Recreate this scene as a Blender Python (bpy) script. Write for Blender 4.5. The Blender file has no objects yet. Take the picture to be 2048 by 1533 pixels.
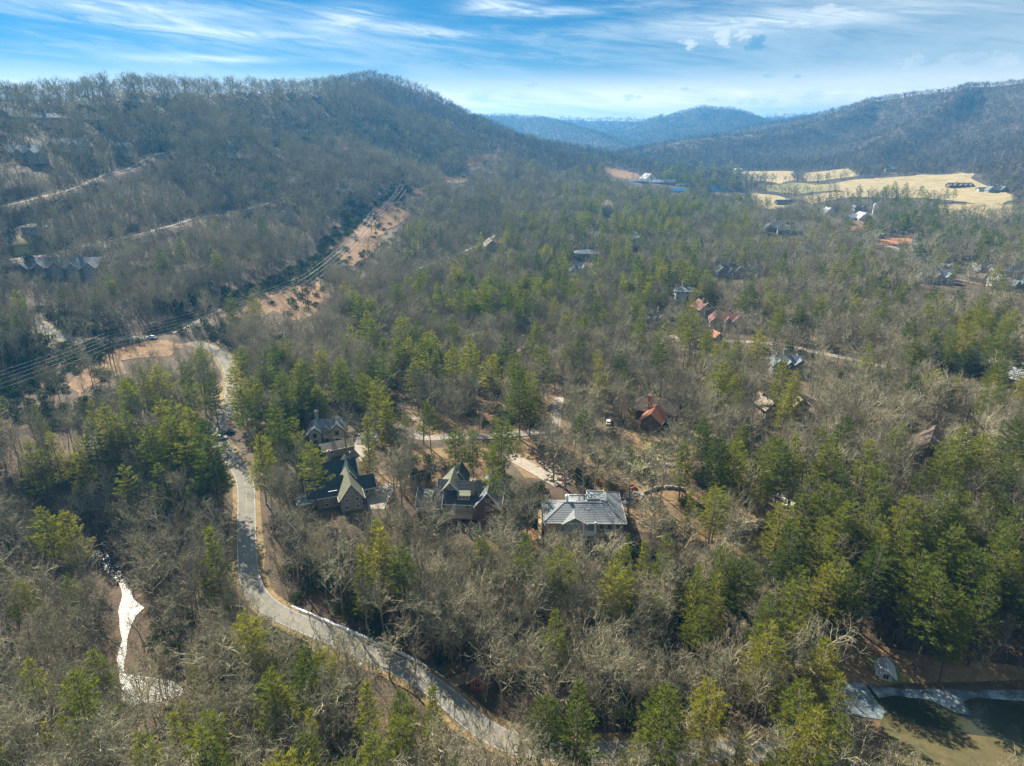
import bpy, math, random
import numpy as np
from mathutils import Vector, Matrix, geometry
random.seed(7)
rng = np.random.default_rng(11)
R = math.radians
scn = bpy.context.scene
col = scn.collection
# ------------------------------------------------------------------ camera
CAMH = 116.0
PITCH = R(20.5)
FPX, CX, CY = 1365.0, 1024.0, 766.5
cd = bpy.data.cameras.new('camera')
cam = bpy.data.objects.new('camera', cd)
col.objects.link(cam)
cam.location = (0, 0, CAMH)
cam.rotation_euler = (R(90) - PITCH, 0, 0)
cd.sensor_width = 36.0
cd.lens = FPX / 2048 * 36
cd.clip_start = 1.0
cd.clip_end = 60000
scn.camera = cam
HAZE_D = 1.6e-4
# ------------------------------------------------------------------ light
SUN_EL, SUN_AZ = R(39), R(-36)          # azimuth from +Y towards +X
SUN_DIR = Vector((math.sin(SUN_AZ) * math.cos(SUN_EL), math.cos(SUN_AZ) * math.cos(SUN_EL), math.sin(SUN_EL)))
sd = bpy.data.lights.new('sun', 'SUN')
sd.energy = SUN_E = 5.0
sd.angle = R(0.5)
sd.color = (1.0, 0.915, 0.76)
sun = bpy.data.objects.new('sun', sd)
sun.rotation_euler = SUN_DIR.to_track_quat('Z', 'Y').to_euler()
sun.location = (0, 0, 900)
col.objects.link(sun)
scn.view_settings.view_transform = 'Standard'
scn.view_settings.look = 'None'
scn.view_settings.gamma = 1
scn.view_settings.use_curve_mapping = False
scn.view_settings.exposure = EXPOSURE = 1.52
scn.cycles.max_bounces = 4
scn.cycles.diffuse_bounces = 2
scn.cycles.glossy_bounces = 2
scn.cycles.transmission_bounces = 2
scn.cycles.volume_bounces = 0
scn.cycles.transparent_max_bounces = 4
scn.cycles.caustics_reflective = False
scn.cycles.caustics_refractive = False
scn.cycles.use_denoising = True
scn.cycles.denoising_prefilter = 'NONE'
scn.cycles.use_adaptive_sampling = False
scn.cycles.denoising_input_passes = 'RGB_ALBEDO_NORMAL'
scn.cycles.sample_clamp_indirect = 4

def ray(px, py):
    xr = (px - CX) / FPX; yd = (py - CY) / FPX
    return np.array([xr, math.cos(PITCH) - yd * math.sin(PITCH), -math.sin(PITCH) - yd * math.cos(PITCH)])

def azel(px, py):
    d = ray(px, py)
    return math.atan2(d[0], d[1]), math.atan2(d[2], math.hypot(d[0], d[1]))

# ------------------------------------------------------------------ world
world = bpy.data.worlds.new("World")
scn.world = world
world.use_nodes = True
NT = world.node_tree
NT.nodes.clear()
def _n(t, **kw):
    n = NT.nodes.new(t)
    for k, v in kw.items(): setattr(n, k, v)
    return n
def _l(a, b): NT.links.new(a, b)
def wm(op, a, b=None, c=None, clamp=False):
    n = _n('ShaderNodeMath', operation=op, use_clamp=clamp)
    for i, v in enumerate((a, b, c)):
        if v is None: continue
        if isinstance(v, (int, float)): n.inputs[i].default_value = v
        else: _l(v, n.inputs[i])
    return n.outputs[0]
def wramp(v, a, b):
    n = _n('ShaderNodeMapRange', clamp=True, interpolation_type='SMOOTHSTEP')
    _l(v, n.inputs[0]); n.inputs[1].default_value = a; n.inputs[2].default_value = b
    return n.outputs[0]
def wmix(f, a, b):
    n = _n('ShaderNodeMix', data_type='RGBA', clamp_factor=True)
    if isinstance(f, (int, float)): n.inputs[0].default_value = f
    else: _l(f, n.inputs[0])
    for i, v in ((6, a), (7, b)):
        if isinstance(v, tuple): n.inputs[i].default_value = (*v, 1)
        else: _l(v, n.inputs[i])
    return n.outputs[2]
sky = _n('ShaderNodeTexSky', sky_type='NISHITA', sun_disc=False, sun_elevation=SUN_EL, sun_rotation=SUN_AZ,
         altitude=700, air_density=1.0, dust_density=0.4, ozone_density=3.0)
geo = _n('ShaderNodeTexCoord')
sep = _n('ShaderNodeSeparateXYZ'); _l(geo.outputs['Generated'], sep.inputs[0])
AZ = wm('ARCTAN2', sep.outputs[0], sep.outputs[1])
EL = wm('ARCSINE', sep.outputs[2])
def wnoise(vec, scale, detail=5, rough=.55, dist=0.0):
    n = _n('ShaderNodeTexNoise', noise_dimensions='3D'); _l(vec, n.inputs['Vector'])
    n.inputs['Scale'].default_value = scale; n.inputs['Detail'].default_value = detail
    n.inputs['Roughness'].default_value = rough; n.inputs['Distortion'].default_value = dist
    return n.outputs[0]
def wvec(x, y, z=0.0):
    n = _n('ShaderNodeCombineXYZ')
    for i, v in enumerate((x, y, z)):
        if isinstance(v, (int, float)): n.inputs[i].default_value = v
        else: _l(v, n.inputs[i])
    return n.outputs[0]
# cirrus: long thin streaks, tilted a little
tilt = wm('ADD', EL, wm('MULTIPLY', AZ, 0.10))
cv = wvec(wm('MULTIPLY', AZ, 2.2), wm('MULTIPLY', tilt, 17.0), 3.7)
c1 = wnoise(cv, 1.0, 9, .66, .9)
cv2 = wvec(wm('MULTIPLY', AZ, 6.0), wm('MULTIPLY', tilt, 60.0), 9.1)
c2 = wnoise(cv2, 1.0, 7, .68, 1.2)
cir = wm('ADD', wm('MULTIPLY', c1, 0.66), wm('MULTIPLY', c2, 0.34))
# more veil to the right of the picture, less top centre
bias = wm('MULTIPLY', wramp(AZ, 0.05, 0.6), 0.10)
cir = wramp(wm('ADD', cir, bias), 0.43, 0.62)
wisp = wnoise(wvec(wm('MULTIPLY', AZ, 14), wm('MULTIPLY', tilt, 70), 1.3), 1.0, 6, .6, .5)
cir = wm('MULTIPLY', cir, wm('ADD', 0.35, wm('MULTIPLY', wisp, 0.9)), clamp=True)
# long bright streaks at upper left
def blob(px, py, sx, sy, slope=0.0, edge=.8):
    a, e = azel(px, py)
    da = wm('SUBTRACT', AZ, a)
    de = wm('SUBTRACT', wm('SUBTRACT', EL, e), wm('MULTIPLY', da, slope))
    r2 = wm('ADD', wm('POWER', wm('ABSOLUTE', wm('MULTIPLY', da, FPX / sx)), 2.0), wm('POWER', wm('ABSOLUTE', wm('MULTIPLY', de, FPX / sy)), 2.0))
    return r2
st = wramp(wnoise(wvec(wm('MULTIPLY', AZ, 10), wm('MULTIPLY', tilt, 90), 5.5), 1.0, 8, .7, 1.2), .32, .68)
streak = None
for (px, py, sx, sy, sl) in ((300, 40, 150, 20, -.14), (420, 62, 230, 9, -.05), (690, 42, 62, 20, .1), (800, 58, 140, 10, -.08), (230, 15, 170, 10, 0), (1000, 12, 60, 14, 0), (1080, 25, 90, 8, 0), (1560, 40, 240, 18, 0.03), (430, 118, 130, 7, .02)):
    r2 = blob(px, py, sx, sy, sl)
    s = wm('MULTIPLY', wm('EXPONENT', wm('MULTIPLY', r2, -1.0)), wm('ADD', .12, wm('MULTIPLY', st, 1.1)), clamp=True)
    streak = s if streak is None else wm('MAXIMUM', streak, s)
# low cumulus puffs
pn = wnoise(wvec(wm('MULTIPLY', AZ, 75), wm('MULTIPLY', EL, 130), .3), 1.0, 7, .62, .3)
puff = None; shade = None
for (px, py, sx, sy, k) in ((1385, 85, 26, 13, 1), (1445, 75, 30, 16, 1), (1480, 72, 22, 14, 1), (1650, 20, 26, 9, .8), (960, 192, 34, 14, .8), (1040, 195, 18, 10, .5),
        (1240, 172, 15, 6, .8), (1290, 175, 14, 6, .7), (1325, 174, 22, 10, 1), (1265, 194, 24, 8, .9), (1430, 201, 16, 6, .7), (1520, 203, 40, 10, .7), (1625, 192, 30, 9, .8),
        (1690, 195, 26, 9, .4), (1825, 122, 32, 14, .5), (1930, 120, 36, 12, .4), (2010, 118, 34, 16, .5), (1050, 167, 15, 6, .3)):
    r2 = blob(px, py, sx, sy)
    b = wm('MULTIPLY', wramp(wm('SUBTRACT', wm('MULTIPLY', wm('SUBTRACT', pn, .34), 5.5), r2), .1, 1.0), k)
    puff = b if puff is None else wm('MAXIMUM', puff, b)
for (px, py, sx, sy, k) in ((1512, 86, 26, 16, 1), (1850, 125, 24, 9, .5), (1945, 122, 30, 9, .45), (1598, 153, 9, 5, .5), (1540, 152, 14, 5, .4), (1060, 170, 16, 5, .3), (1370, 178, 9, 4, .4)):
    r2 = blob(px, py, sx, sy)
    b = wm('MULTIPLY', wramp(wm('SUBTRACT', wm('MULTIPLY', wm('SUBTRACT', pn, .3), 4.5), r2), .1, 1.1), k)
    shade = b if shade is None else wm('MAXIMUM', shade, b)
SK = 0.05
skc = _n('ShaderNodeMix', data_type='RGBA', blend_type='MULTIPLY')
skc.inputs[0].default_value = 1.0
_l(sky.outputs[0], skc.inputs[6]); skc.inputs[7].default_value = (0.06, .30, .48, 1)
base = skc.outputs[2]
veil = wm('ADD', wm('MULTIPLY', wramp(EL, 0.115, 0.02), .95), 0.04)
veil = wm('ADD', veil, wm('MULTIPLY', wramp(AZ, .12, .70), .55), clamp=True)
CW = (4.8, 5.8, 6.3)      # bright cloud white in sky units (times SK)
veilc = wmix(wramp(EL, .03, .085), (12.5, 11.3, 9.9), (2.6, 3.9, 4.6))
c = wmix(veil, base, veilc)
c = wmix(wm('MULTIPLY', cir, .62), c, CW)
c = wmix(wm('MULTIPLY', streak, .9), c, (6.6, 7.3, 7.5))
c = wmix(wm('MULTIPLY', shade, .75), c, (.8, 2.6, 4.1))
c = wmix(wm('MULTIPLY', puff, .75), c, (6.4, 6.9, 7.0))
bg = _n('ShaderNodeBackground'); _l(c, bg.inputs[0]); bg.inputs[1].default_value = SK
wo = _n('ShaderNodeOutputWorld'); _l(bg.outputs[0], wo.inputs[0])
world.cycles.sampling_method = 'MANUAL'
world.cycles.sample_map_resolution = 512

# ------------------------------------------------------------------ materials
class Mt:
    def __init__(s, name):
        s.m = bpy.data.materials.new(name); s.m.use_nodes = True
        s.t = s.m.node_tree; s.b = s.t.nodes['Principled BSDF']; s.out = s.t.nodes['Material Output']
        s.b.inputs['Roughness'].default_value = .85
        s.b.inputs['Specular IOR Level'].default_value = .2
    def n(s, ty, **kw):
        n = s.t.nodes.new(ty)
        for k, v in kw.items(): setattr(n, k, v)
        return n
    def l(s, a, b): s.t.links.new(a, b)
    def coord(s, kind='Object'):
        return s.n('ShaderNodeTexCoord').outputs[kind]
    def pos(s):
        return s.n('ShaderNodeNewGeometry').outputs['Position']
    def noise(s, v, scale, detail=5, rough=.6, dist=0):
        n = s.n('ShaderNodeTexNoise'); s.l(v, n.inputs['Vector'])
        n.inputs['Scale'].default_value = scale; n.inputs['Detail'].default_value = detail
        n.inputs['Roughness'].default_value = rough; n.inputs['Distortion'].default_value = dist
        return n.outputs[0]
    def ramp(s, v, stops):
        n = s.n('ShaderNodeValToRGB'); s.l(v, n.inputs[0])
        e = n.color_ramp.elements
        while len(e) < len(stops): e.new(.5)
        for i, (p, c) in enumerate(stops):
            e[i].position = p; e[i].color = (*c, 1) if len(c) == 3 else c
        return n.outputs[0]
    def mr(s, v, a, b, c=0., d=1.):
        n = s.n('ShaderNodeMapRange', clamp=True); s.l(v, n.inputs[0])
        for i, x in enumerate((a, b, c, d)): n.inputs[i + 1].default_value = x
        return n.outputs[0]
    def mix(s, f, a, b, bt='MIX'):
        n = s.n('ShaderNodeMix', data_type='RGBA', blend_type=bt)
        if isinstance(f, (int, float)): n.inputs[0].default_value = f
        else: s.l(f, n.inputs[0])
        for i, v in ((6, a), (7, b)):
            if isinstance(v, tuple): n.inputs[i].default_value = (*v, 1)
            else: s.l(v, n.inputs[i])
        return n.outputs[2]
    def col(s, v):
        if isinstance(v, tuple): s.b.inputs['Base Color'].default_value = (*v, 1)
        else: s.l(v, s.b.inputs['Base Color'])
        return s
    def bump(s, v, dist, strength=1.0):
        n = s.n('ShaderNodeBump'); s.l(v, n.inputs['Height'])
        n.inputs['Distance'].default_value = dist; n.inputs['Strength'].default_value = strength
        s.l(n.outputs[0], s.b.inputs['Normal'])
        return s
    def rand(s): return s.n('ShaderNodeObjectInfo').outputs['Random']
MAT = {}
def flat(name, c, rough=.8, metal=0, var=.12, scale=.6, bump=0):
    k = Mt(name)
    nz = k.noise(k.coord(), scale, 6)
    k.col(k.mix(k.mr(nz, .3, .7), tuple(x * (1 - var) for x in c), tuple(min(1, x * (1 + var)) for x in c)))
    k.b.inputs['Roughness'].default_value = rough; k.b.inputs['Metallic'].default_value = metal
    if bump: k.bump(k.noise(k.coord(), 6, 4), bump)
    MAT[name] = k.m
    return k
# forest floor
g = Mt('forest_floor')
P = g.pos()
n1 = g.noise(P, .012, 6); n2 = g.noise(P, .22, 8, .7); n3 = g.noise(P, 1.6, 5, .7)
c_ = g.ramp(n2, [(.25, (.040, .033, .024)), (.45, (.085, .062, .040)), (.6, (.135, .088, .050)), (.8, (.20, .125, .065))])
c_ = g.mix(g.mr(n1, .45, .65), c_, g.mix(g.mr(n3, .3, .7), (.10, .085, .06), (.17, .135, .09)))
g.col(c_); g.bump(n3, .5)
MAT['ground'] = g.m
def ground_mat(name, stops, sc=.35, extra=None, bump=.25):
    k = Mt(name); P = k.pos()
    a = k.noise(P, sc, 8, .68); c = k.ramp(a, stops)
    b = k.noise(P, sc * .12, 4)
    c = k.mix(k.mr(b, .35, .65, 0, .45), c, extra if extra else stops[0][1])
    k.col(c); k.bump(k.noise(P, 2.2, 5), bump)
    MAT[name] = k.m
ground_mat('clearing', [(.3, (.08, .055, .03)), (.45, (.20, .115, .055)), (.6, (.32, .18, .085)), (.75, (.40, .25, .13))], .45, (.14, .095, .05))
ground_mat('redclay', [(.3, (.22, .09, .04)), (.5, (.36, .15, .06)), (.7, (.45, .22, .10))], .4, (.33, .17, .09))
ground_mat('field', [(.3, (.22, .16, .07)), (.48, (.34, .265, .135)), (.62, (.40, .315, .17)), (.75, (.44, .35, .20))], .05, (.25, .22, .10), .2)
ground_mat('lawn', [(.3, (.13, .13, .045)), (.5, (.20, .19, .07)), (.7, (.28, .24, .10))], .15, (.24, .18, .08), .08)
ground_mat('litter', [(.3, (.10, .068, .038)), (.5, (.20, .125, .068)), (.68, (.30, .195, .11))], .5, (.22, .16, .07))
ground_mat('verge', [(.3, (.13, .09, .045)), (.5, (.25, .17, .08)), (.7, (.36, .26, .13))], .7, (.15, .12, .05))
ground_mat('gravel', [(.3, (.22, .19, .15)), (.5, (.32, .28, .23)), (.7, (.42, .38, .33))], .8, (.24, .19, .14), .05)
ground_mat('concrete', [(.3, (.20, .17, .14)), (.5, (.29, .26, .225)), (.7, (.36, .33, .29))], .5, (.22, .18, .14), .02)
ground_mat('snow', [(.3, (.55, .60, .66)), (.5, (.72, .76, .80)), (.7, (.85, .87, .9))], .6, (.5, .5, .5), .1)
ground_mat('icy', [(.32, (.05, .06, .06)), (.5, (.13, .16, .175)), (.66, (.34, .40, .44)), (.8, (.5, .55, .6))], .35, (.10, .12, .13), .02)
ground_mat('bank', [(.3, (.03, .035, .015)), (.5, (.065, .065, .026)), (.7, (.11, .085, .04))], .3, (.12, .085, .04), .1)
# asphalt
k = Mt('asphalt'); P = k.pos()
c_ = k.ramp(k.noise(P, .25, 8, .65), [(.3, (.17, .16, .14)), (.5, (.215, .205, .18)), (.7, (.26, .245, .215))])
cr = k.n('ShaderNodeTexVoronoi', feature='DISTANCE_TO_EDGE'); k.l(P, cr.inputs['Vector']); cr.inputs['Scale'].default_value = .16
c_ = k.mix(k.mr(cr.outputs['Distance'], .0, .012, .5, 0), c_, (.09, .09, .09))
k.col(c_); k.b.inputs['Roughness'].default_value = .95; k.b.inputs['Specular IOR Level'].default_value = .05; k.bump(k.noise(P, 8, 3), .02)
MAT['asphalt'] = k.m
flat('paint_yellow', (.34, .28, .15), var=.3, scale=1.2)
flat('paint_white', (.45, .44, .41), var=.3, scale=1.0)
# water
def water(name, c, rough, bs, bd):
    k = Mt(name); k.col(c); P = k.pos()
    k.b.inputs['Roughness'].default_value = rough; k.b.inputs['IOR'].default_value = 1.33
    k.b.inputs['Specular IOR Level'].default_value = .5 if name == 'river_water' else .6
    k.bump(k.noise(P, bs, 5, .7), bd)
    MAT[name] = k.m
water('river_water', (.05, .05, .035), .27, 1.6, .14)
water('pond_water', (.032, .036, .020), .10, .8, .03)
# bark and leaves
def bark(name, a, b):
    k = Mt(name); v = k.coord()
    c = k.mix(k.mr(k.noise(v, 1.3, 4), .35, .65), a, b)
    hv = k.n('ShaderNodeHueSaturation'); k.l(c, hv.inputs['Color'])
    k.l(k.mr(k.rand(), 0, 1, .65, 1.35), hv.inputs['Value'])
    k.col(hv.outputs[0]); k.b.inputs['Roughness'].default_value = .9
    MAT[name] = k.m
bark('bark', (.17, .15, .11), (.30, .265, .195))
bark('twig', (.22, .195, .125), (.36, .325, .215))
bark('mid_twig', (.21, .19, .115), (.34, .31, .195))
bark('far_twig', (.145, .13, .095), (.23, .205, .15))
bark('pine_bark', (.10, .08, .065), (.18, .15, .125))
def leaf(name, stops, tr=.35):
    k = Mt(name); v = k.coord()
    c = k.ramp(k.rand(), stops)
    nz = k.noise(v, .55, 3)
    c = k.mix(k.mr(nz, .35, .68, 0, .6), c, k.mix(1.0, c, (1.9, 1.65, 1.2), 'MULTIPLY'))
    k.col(c); k.b.inputs['Roughness'].default_value = .8; k.b.inputs['Specular IOR Level'].default_value = .08
    t = k.n('ShaderNodeBsdfTranslucent')
    k.l(k.mix(1.0, c, (1.5, 1.5, .7), 'MULTIPLY'), t.inputs[0])
    ms = k.n('ShaderNodeMixShader'); ms.inputs[0].default_value = tr
    k.l(k.b.outputs[0], ms.inputs[1]); k.l(t.outputs[0], ms.inputs[2]); k.l(ms.outputs[0], k.out.inputs[0])
    MAT[name] = k.m
leaf('pine_needles', [(0, (.050, .078, .022)), (.3, (.09, .120, .027)), (.6, (.13, .155, .030)), (.85, (.16, .175, .034)), (1, (.19, .19, .038))], .45)
leaf('young_needles', [(0, (.07, .10, .025)), (.4, (.13, .15, .030)), (.8, (.165, .17, .035)), (1, (.19, .19, .042))], .45)
leaf('laurel_leaf', [(0, (.022, .040, .018)), (.5, (.038, .058, .022)), (1, (.065, .085, .03))], .2)
# distant woods: bare twig grey mottled
k = Mt('far_wood'); P = k.pos()
c_ = k.ramp(k.noise(P, .02, 8, .7), [(.35, (.06, .052, .038)), (.5, (.10, .085, .062)), (.65, (.145, .12, .09))])
k.col(c_); k.bump(k.noise(P, .03, 6, .7), 14)
MAT['far_wood'] = k.m

# ------------------------------------------------------------------ terrain
def lattice(x, y, seed):
    xi = np.floor(x).astype(np.int64); yi = np.floor(y).astype(np.int64)
    xf = x - xi; yf = y - yi
    def hsh(a, b):
        n = (a * 374761393 + b * 668265263 + seed * 974634777) & 0xffffffff
        n = ((n ^ (n >> 13)) * 1274126177) & 0xffffffff
        return ((n ^ (n >> 16)) & 0xffff) / 65535.0
    u = xf * xf * (3 - 2 * xf); v = yf * yf * (3 - 2 * yf)
    return (hsh(xi, yi) * (1 - u) + hsh(xi + 1, yi) * u) * (1 - v) + (hsh(xi, yi + 1) * (1 - u) + hsh(xi + 1, yi + 1) * u) * v
def fbm(x, y, scale, octs=4, seed=0, ridged=False):
    s = 0; a = 1; t = 0
    x = x / scale; y = y / scale
    for o in range(octs):
        n = lattice(x + 31.7 * o, y - 17.3 * o, seed + o)
        if ridged: n = 1 - abs(2 * n - 1)
        s = s + a * n; t += a; a *= .5; x = x * 2.03; y = y * 2.03
    return s / t
def world_at_range(px, py, r):
    d = ray(px, py); k = r / math.hypot(d[0], d[1])
    return np.array([d[0] * k, d[1] * k, CAMH + d[2] * k])
def plane_at(px, py, z):
    d = ray(px, py); k = (z - CAMH) / d[2]
    return np.array([d[0] * k, d[1] * k])
RIDGES = [
    # (px, py of the crest ground, range, width)
    [(-420, 215, 620, 210), (-200, 200, 660, 210), (0, 204, 720, 205), (120, 203, 740, 210), (250, 184, 790, 220), (400, 186, 860, 230), (480, 188, 900, 240), (560, 187, 980, 250),
     (640, 181, 1080, 250), (700, 166, 1250, 260), (745, 155, 1400, 270), (800, 171, 1430, 290), (850, 197, 1470, 280), (900, 224, 1520, 270), (960, 248, 1600, 260), (1020, 277, 1650, 240),
     (1080, 290, 1650, 230), (1160, 303, 1600, 220), (1240, 324, 1560, 210), (1320, 345, 1540, 190), (1400, 362, 1520, 170)],
    [(880, 392, 1180, 170), (980, 388, 1120, 190), (1080, 402, 1050, 170)],
    [(-250, 420, 560, 130), (40, 470, 560, 120)],
    [(2600, 130, 2295, 497), (2300, 145, 2422, 497), (2048, 166, 2550, 497), (1930, 179, 2635, 497), (1850, 188, 2677, 474), (1800, 196, 2720, 459), (1740, 207, 2805, 428), (1650, 229, 2890, 397), (1600, 241, 2975, 367), (1540, 248, 3060, 344), (1490, 258, 3145, 321)],
    [(1260, 305, 1980, 158), (1320, 290, 2068, 190), (1390, 277, 2112, 221), (1450, 272, 2200, 229), (1520, 268, 2288, 237), (1620, 255, 2464, 237), (1740, 225, 2684, 237)],
    [(1930, 195, 2550, 198), (1830, 250, 2210, 183), (1740, 300, 1912, 153)],
    [(2200, 190, 2288, 237), (2130, 270, 1848, 205), (2080, 320, 1584, 158)],
    [(1260, 262, 4256, 478), (1330, 241, 4256, 547), (1370, 222, 4218, 547), (1410, 214, 4180, 547), (1450, 216, 4180, 547), (1500, 233, 4256, 478), (1550, 255, 4332, 410)],
    [(800, 226, 4056, 421), (960, 233, 3900, 421), (1020, 232, 3900, 421), (1080, 236, 3822, 393), (1120, 245, 3666, 336), (1160, 258, 3510, 294), (1210, 275, 3276, 245), (1250, 292, 3042, 210)],
    [(1050, 240, 5032, 550), (1130, 240, 4964, 550), (1200, 240, 4896, 550), (1260, 243, 4896, 550), (1320, 246, 4896, 550)],
    [(1440, 246, 6120, 550), (1530, 236, 6120, 550), (1595, 226, 6120, 550), (1660, 236, 6120, 550), (1760, 236, 6120, 550), (2300, 236, 6120, 550)],
    [(-900, 170, 4000, 864), (-300, 190, 4000, 864), (300, 215, 4800, 864), (760, 236, 5600, 864)],
]
def base_h(x, y):
    r = np.hypot(x, y)
    b = (fbm(x, y, 160, 4, 3) - .5) * 11 + (fbm(x, y, 700, 2, 9) - .5) * 18 * np.clip((r - 500) / 800, 0, 1)
    b = b + 5 * np.exp(-(((x - 60) / 170) ** 2 + ((y - 215) / 45) ** 2)) - 3 * np.exp(-(((x + 60) / 300) ** 2 + ((y - 120) / 45) ** 2))
    b = b + 7 * np.exp(-(((x - 190) / 120) ** 2 + ((y - 300) / 90) ** 2))
    return b
def H0(x, y):
    b = base_h(x, y)
    tot = np.zeros_like(b); crestness = np.zeros_like(b)
    for rg in RIDGES:
        best = np.zeros_like(b)
        pts = [(*world_at_range(a, c, r_), w) for a, c, r_, w in rg]
        for p, q in zip(pts[:-1], pts[1:]):
            dx, dy = q[0] - p[0], q[1] - p[1]
            t = np.clip(((x - p[0]) * dx + (y - p[1]) * dy) / (dx * dx + dy * dy), 0, 1)
            d = np.hypot(x - p[0] - t * dx, y - p[1] - t * dy)
            zc = p[2] + (q[2] - p[2]) * t; w = p[3] + (q[3] - p[3]) * t
            back = (x * x + y * y) > ((p[0] + t * dx) ** 2 + (p[1] + t * dy) ** 2)
            d = d * np.where(back, 1.9, 1.0)
            f = np.exp(-(d / w) ** 1.45)
            best = np.maximum(best, np.maximum(zc, 0) * f)
            crestness = np.maximum(crestness, np.exp(-(d / (w * .35)) ** 2))
        tot = tot + best ** 5
    m = tot ** .2
    sp = fbm(x, y, 300, 4, 21, True) - .86
    sp2 = fbm(x, y, 900, 3, 5, True) - .85
    far = np.clip((np.hypot(x, y) - 1700) / 900, 0, 1)
    m2 = m * (1 + (sp * (.62 - .1 * far) + sp2 * .6 * far) * (1 - crestness))
    return m2 + b * (1 - np.clip(m / 60, 0, .8))

def axis(lo, hi, a, b, s, gr):
    c = list(np.arange(lo, hi + s * .5, s)); st = s; v = c[-1]
    while v < b: st *= gr; v += st; c.append(v)
    st = s; v = c[0]; out = []
    while v > a: st *= gr; v -= st; out.append(v)
    return np.array(out[::-1] + c)
GX = axis(-420, 420, -7000, 7000, 3.5, 1.022)
GY = axis(60, 640, -1500, 7600, 3.5, 1.022)
XX, YY = np.meshgrid(GX, GY)
ZZ = H0(XX, YY)
def H(x, y):
    x = np.asarray(x, float); y = np.asarray(y, float)
    i = np.clip(np.searchsorted(GX, x) - 1, 0, len(GX) - 2); j = np.clip(np.searchsorted(GY, y) - 1, 0, len(GY) - 2)
    u = (x - GX[i]) / (GX[i + 1] - GX[i]); v = (y - GY[j]) / (GY[j + 1] - GY[j])
    z00 = ZZ[j, i]; z10 = ZZ[j, i + 1]; z01 = ZZ[j + 1, i]; z11 = ZZ[j + 1, i + 1]
    return np.where(u >= v, z00 + (z10 - z00) * u + (z11 - z10) * v, z00 + (z11 - z01) * u + (z01 - z00) * v)
def at(px, py, dz=0.0):
    """first point of the ground (raised by dz) seen at a pixel of the photograph"""
    d = ray(px, py); hz = math.hypot(d[0], d[1])
    t = np.concatenate([np.arange(60, 2500, 2.0), np.arange(2500, 15000, 15.)]) / hz
    gap = CAMH + d[2] * t - H(d[0] * t, d[1] * t) - dz
    k = np.argmax(gap < 0)
    if gap[k] >= 0: k = len(t) - 1
    if k > 0 and gap[k] < 0:
        f = gap[k - 1] / (gap[k - 1] - gap[k]); tt = t[k - 1] + (t[k] - t[k - 1]) * f
    else: tt = t[k]
    x, y = d[0] * tt, d[1] * tt
    return Vector((x, y, float(H(x, y))))
def proj(P):
    P = np.asarray(P, float); d = P - np.array([0, 0, CAMH])
    f = d[..., 1] * math.cos(PITCH) - d[..., 2] * math.sin(PITCH)
    u = d[..., 1] * math.sin(PITCH) + d[..., 2] * math.cos(PITCH)
    return CX + FPX * d[..., 0] / f, CY - FPX * u / f, f

def smooth_line(pts, step=2.0):
    pts = [np.array(p[:2], float) for p in pts]
    P = [2 * pts[0] - pts[1]] + pts + [2 * pts[-1] - pts[-2]]
    out = []
    for i in range(1, len(P) - 2):
        p0, p1, p2, p3 = P[i - 1:i + 3]
        n = max(2, int(np.linalg.norm(p2 - p1) / step))
        for k in range(n):
            t = k / n
            out.append(.5 * (2 * p1 + (p2 - p0) * t + (2 * p0 - 5 * p1 + 4 * p2 - p3) * t * t + (3 * p1 - p0 - 3 * p2 + p3) * t ** 3))
    out.append(pts[-1]); out = np.array(out)
    # even spacing, then light smoothing
    L = np.concatenate([[0], np.cumsum(np.linalg.norm(np.diff(out, axis=0), axis=1))])
    s = np.linspace(0, L[-1], max(3, int(L[-1] / step)))
    out = np.stack([np.interp(s, L, out[:, 0]), np.interp(s, L, out[:, 1])], 1)
    for _ in range(3):
        out[1:-1] = (out[:-2] + 2 * out[1:-1] + out[2:]) / 4
    return out
def profile(line, sig=8):
    z = H(line[:, 0], line[:, 1]); k = np.exp(-np.arange(-3 * sig, 3 * sig + 1) ** 2 / (2 * sig * sig)); k /= k.sum()
    return np.convolve(np.pad(z, 3 * sig, 'edge'), k, 'valid')
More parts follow.
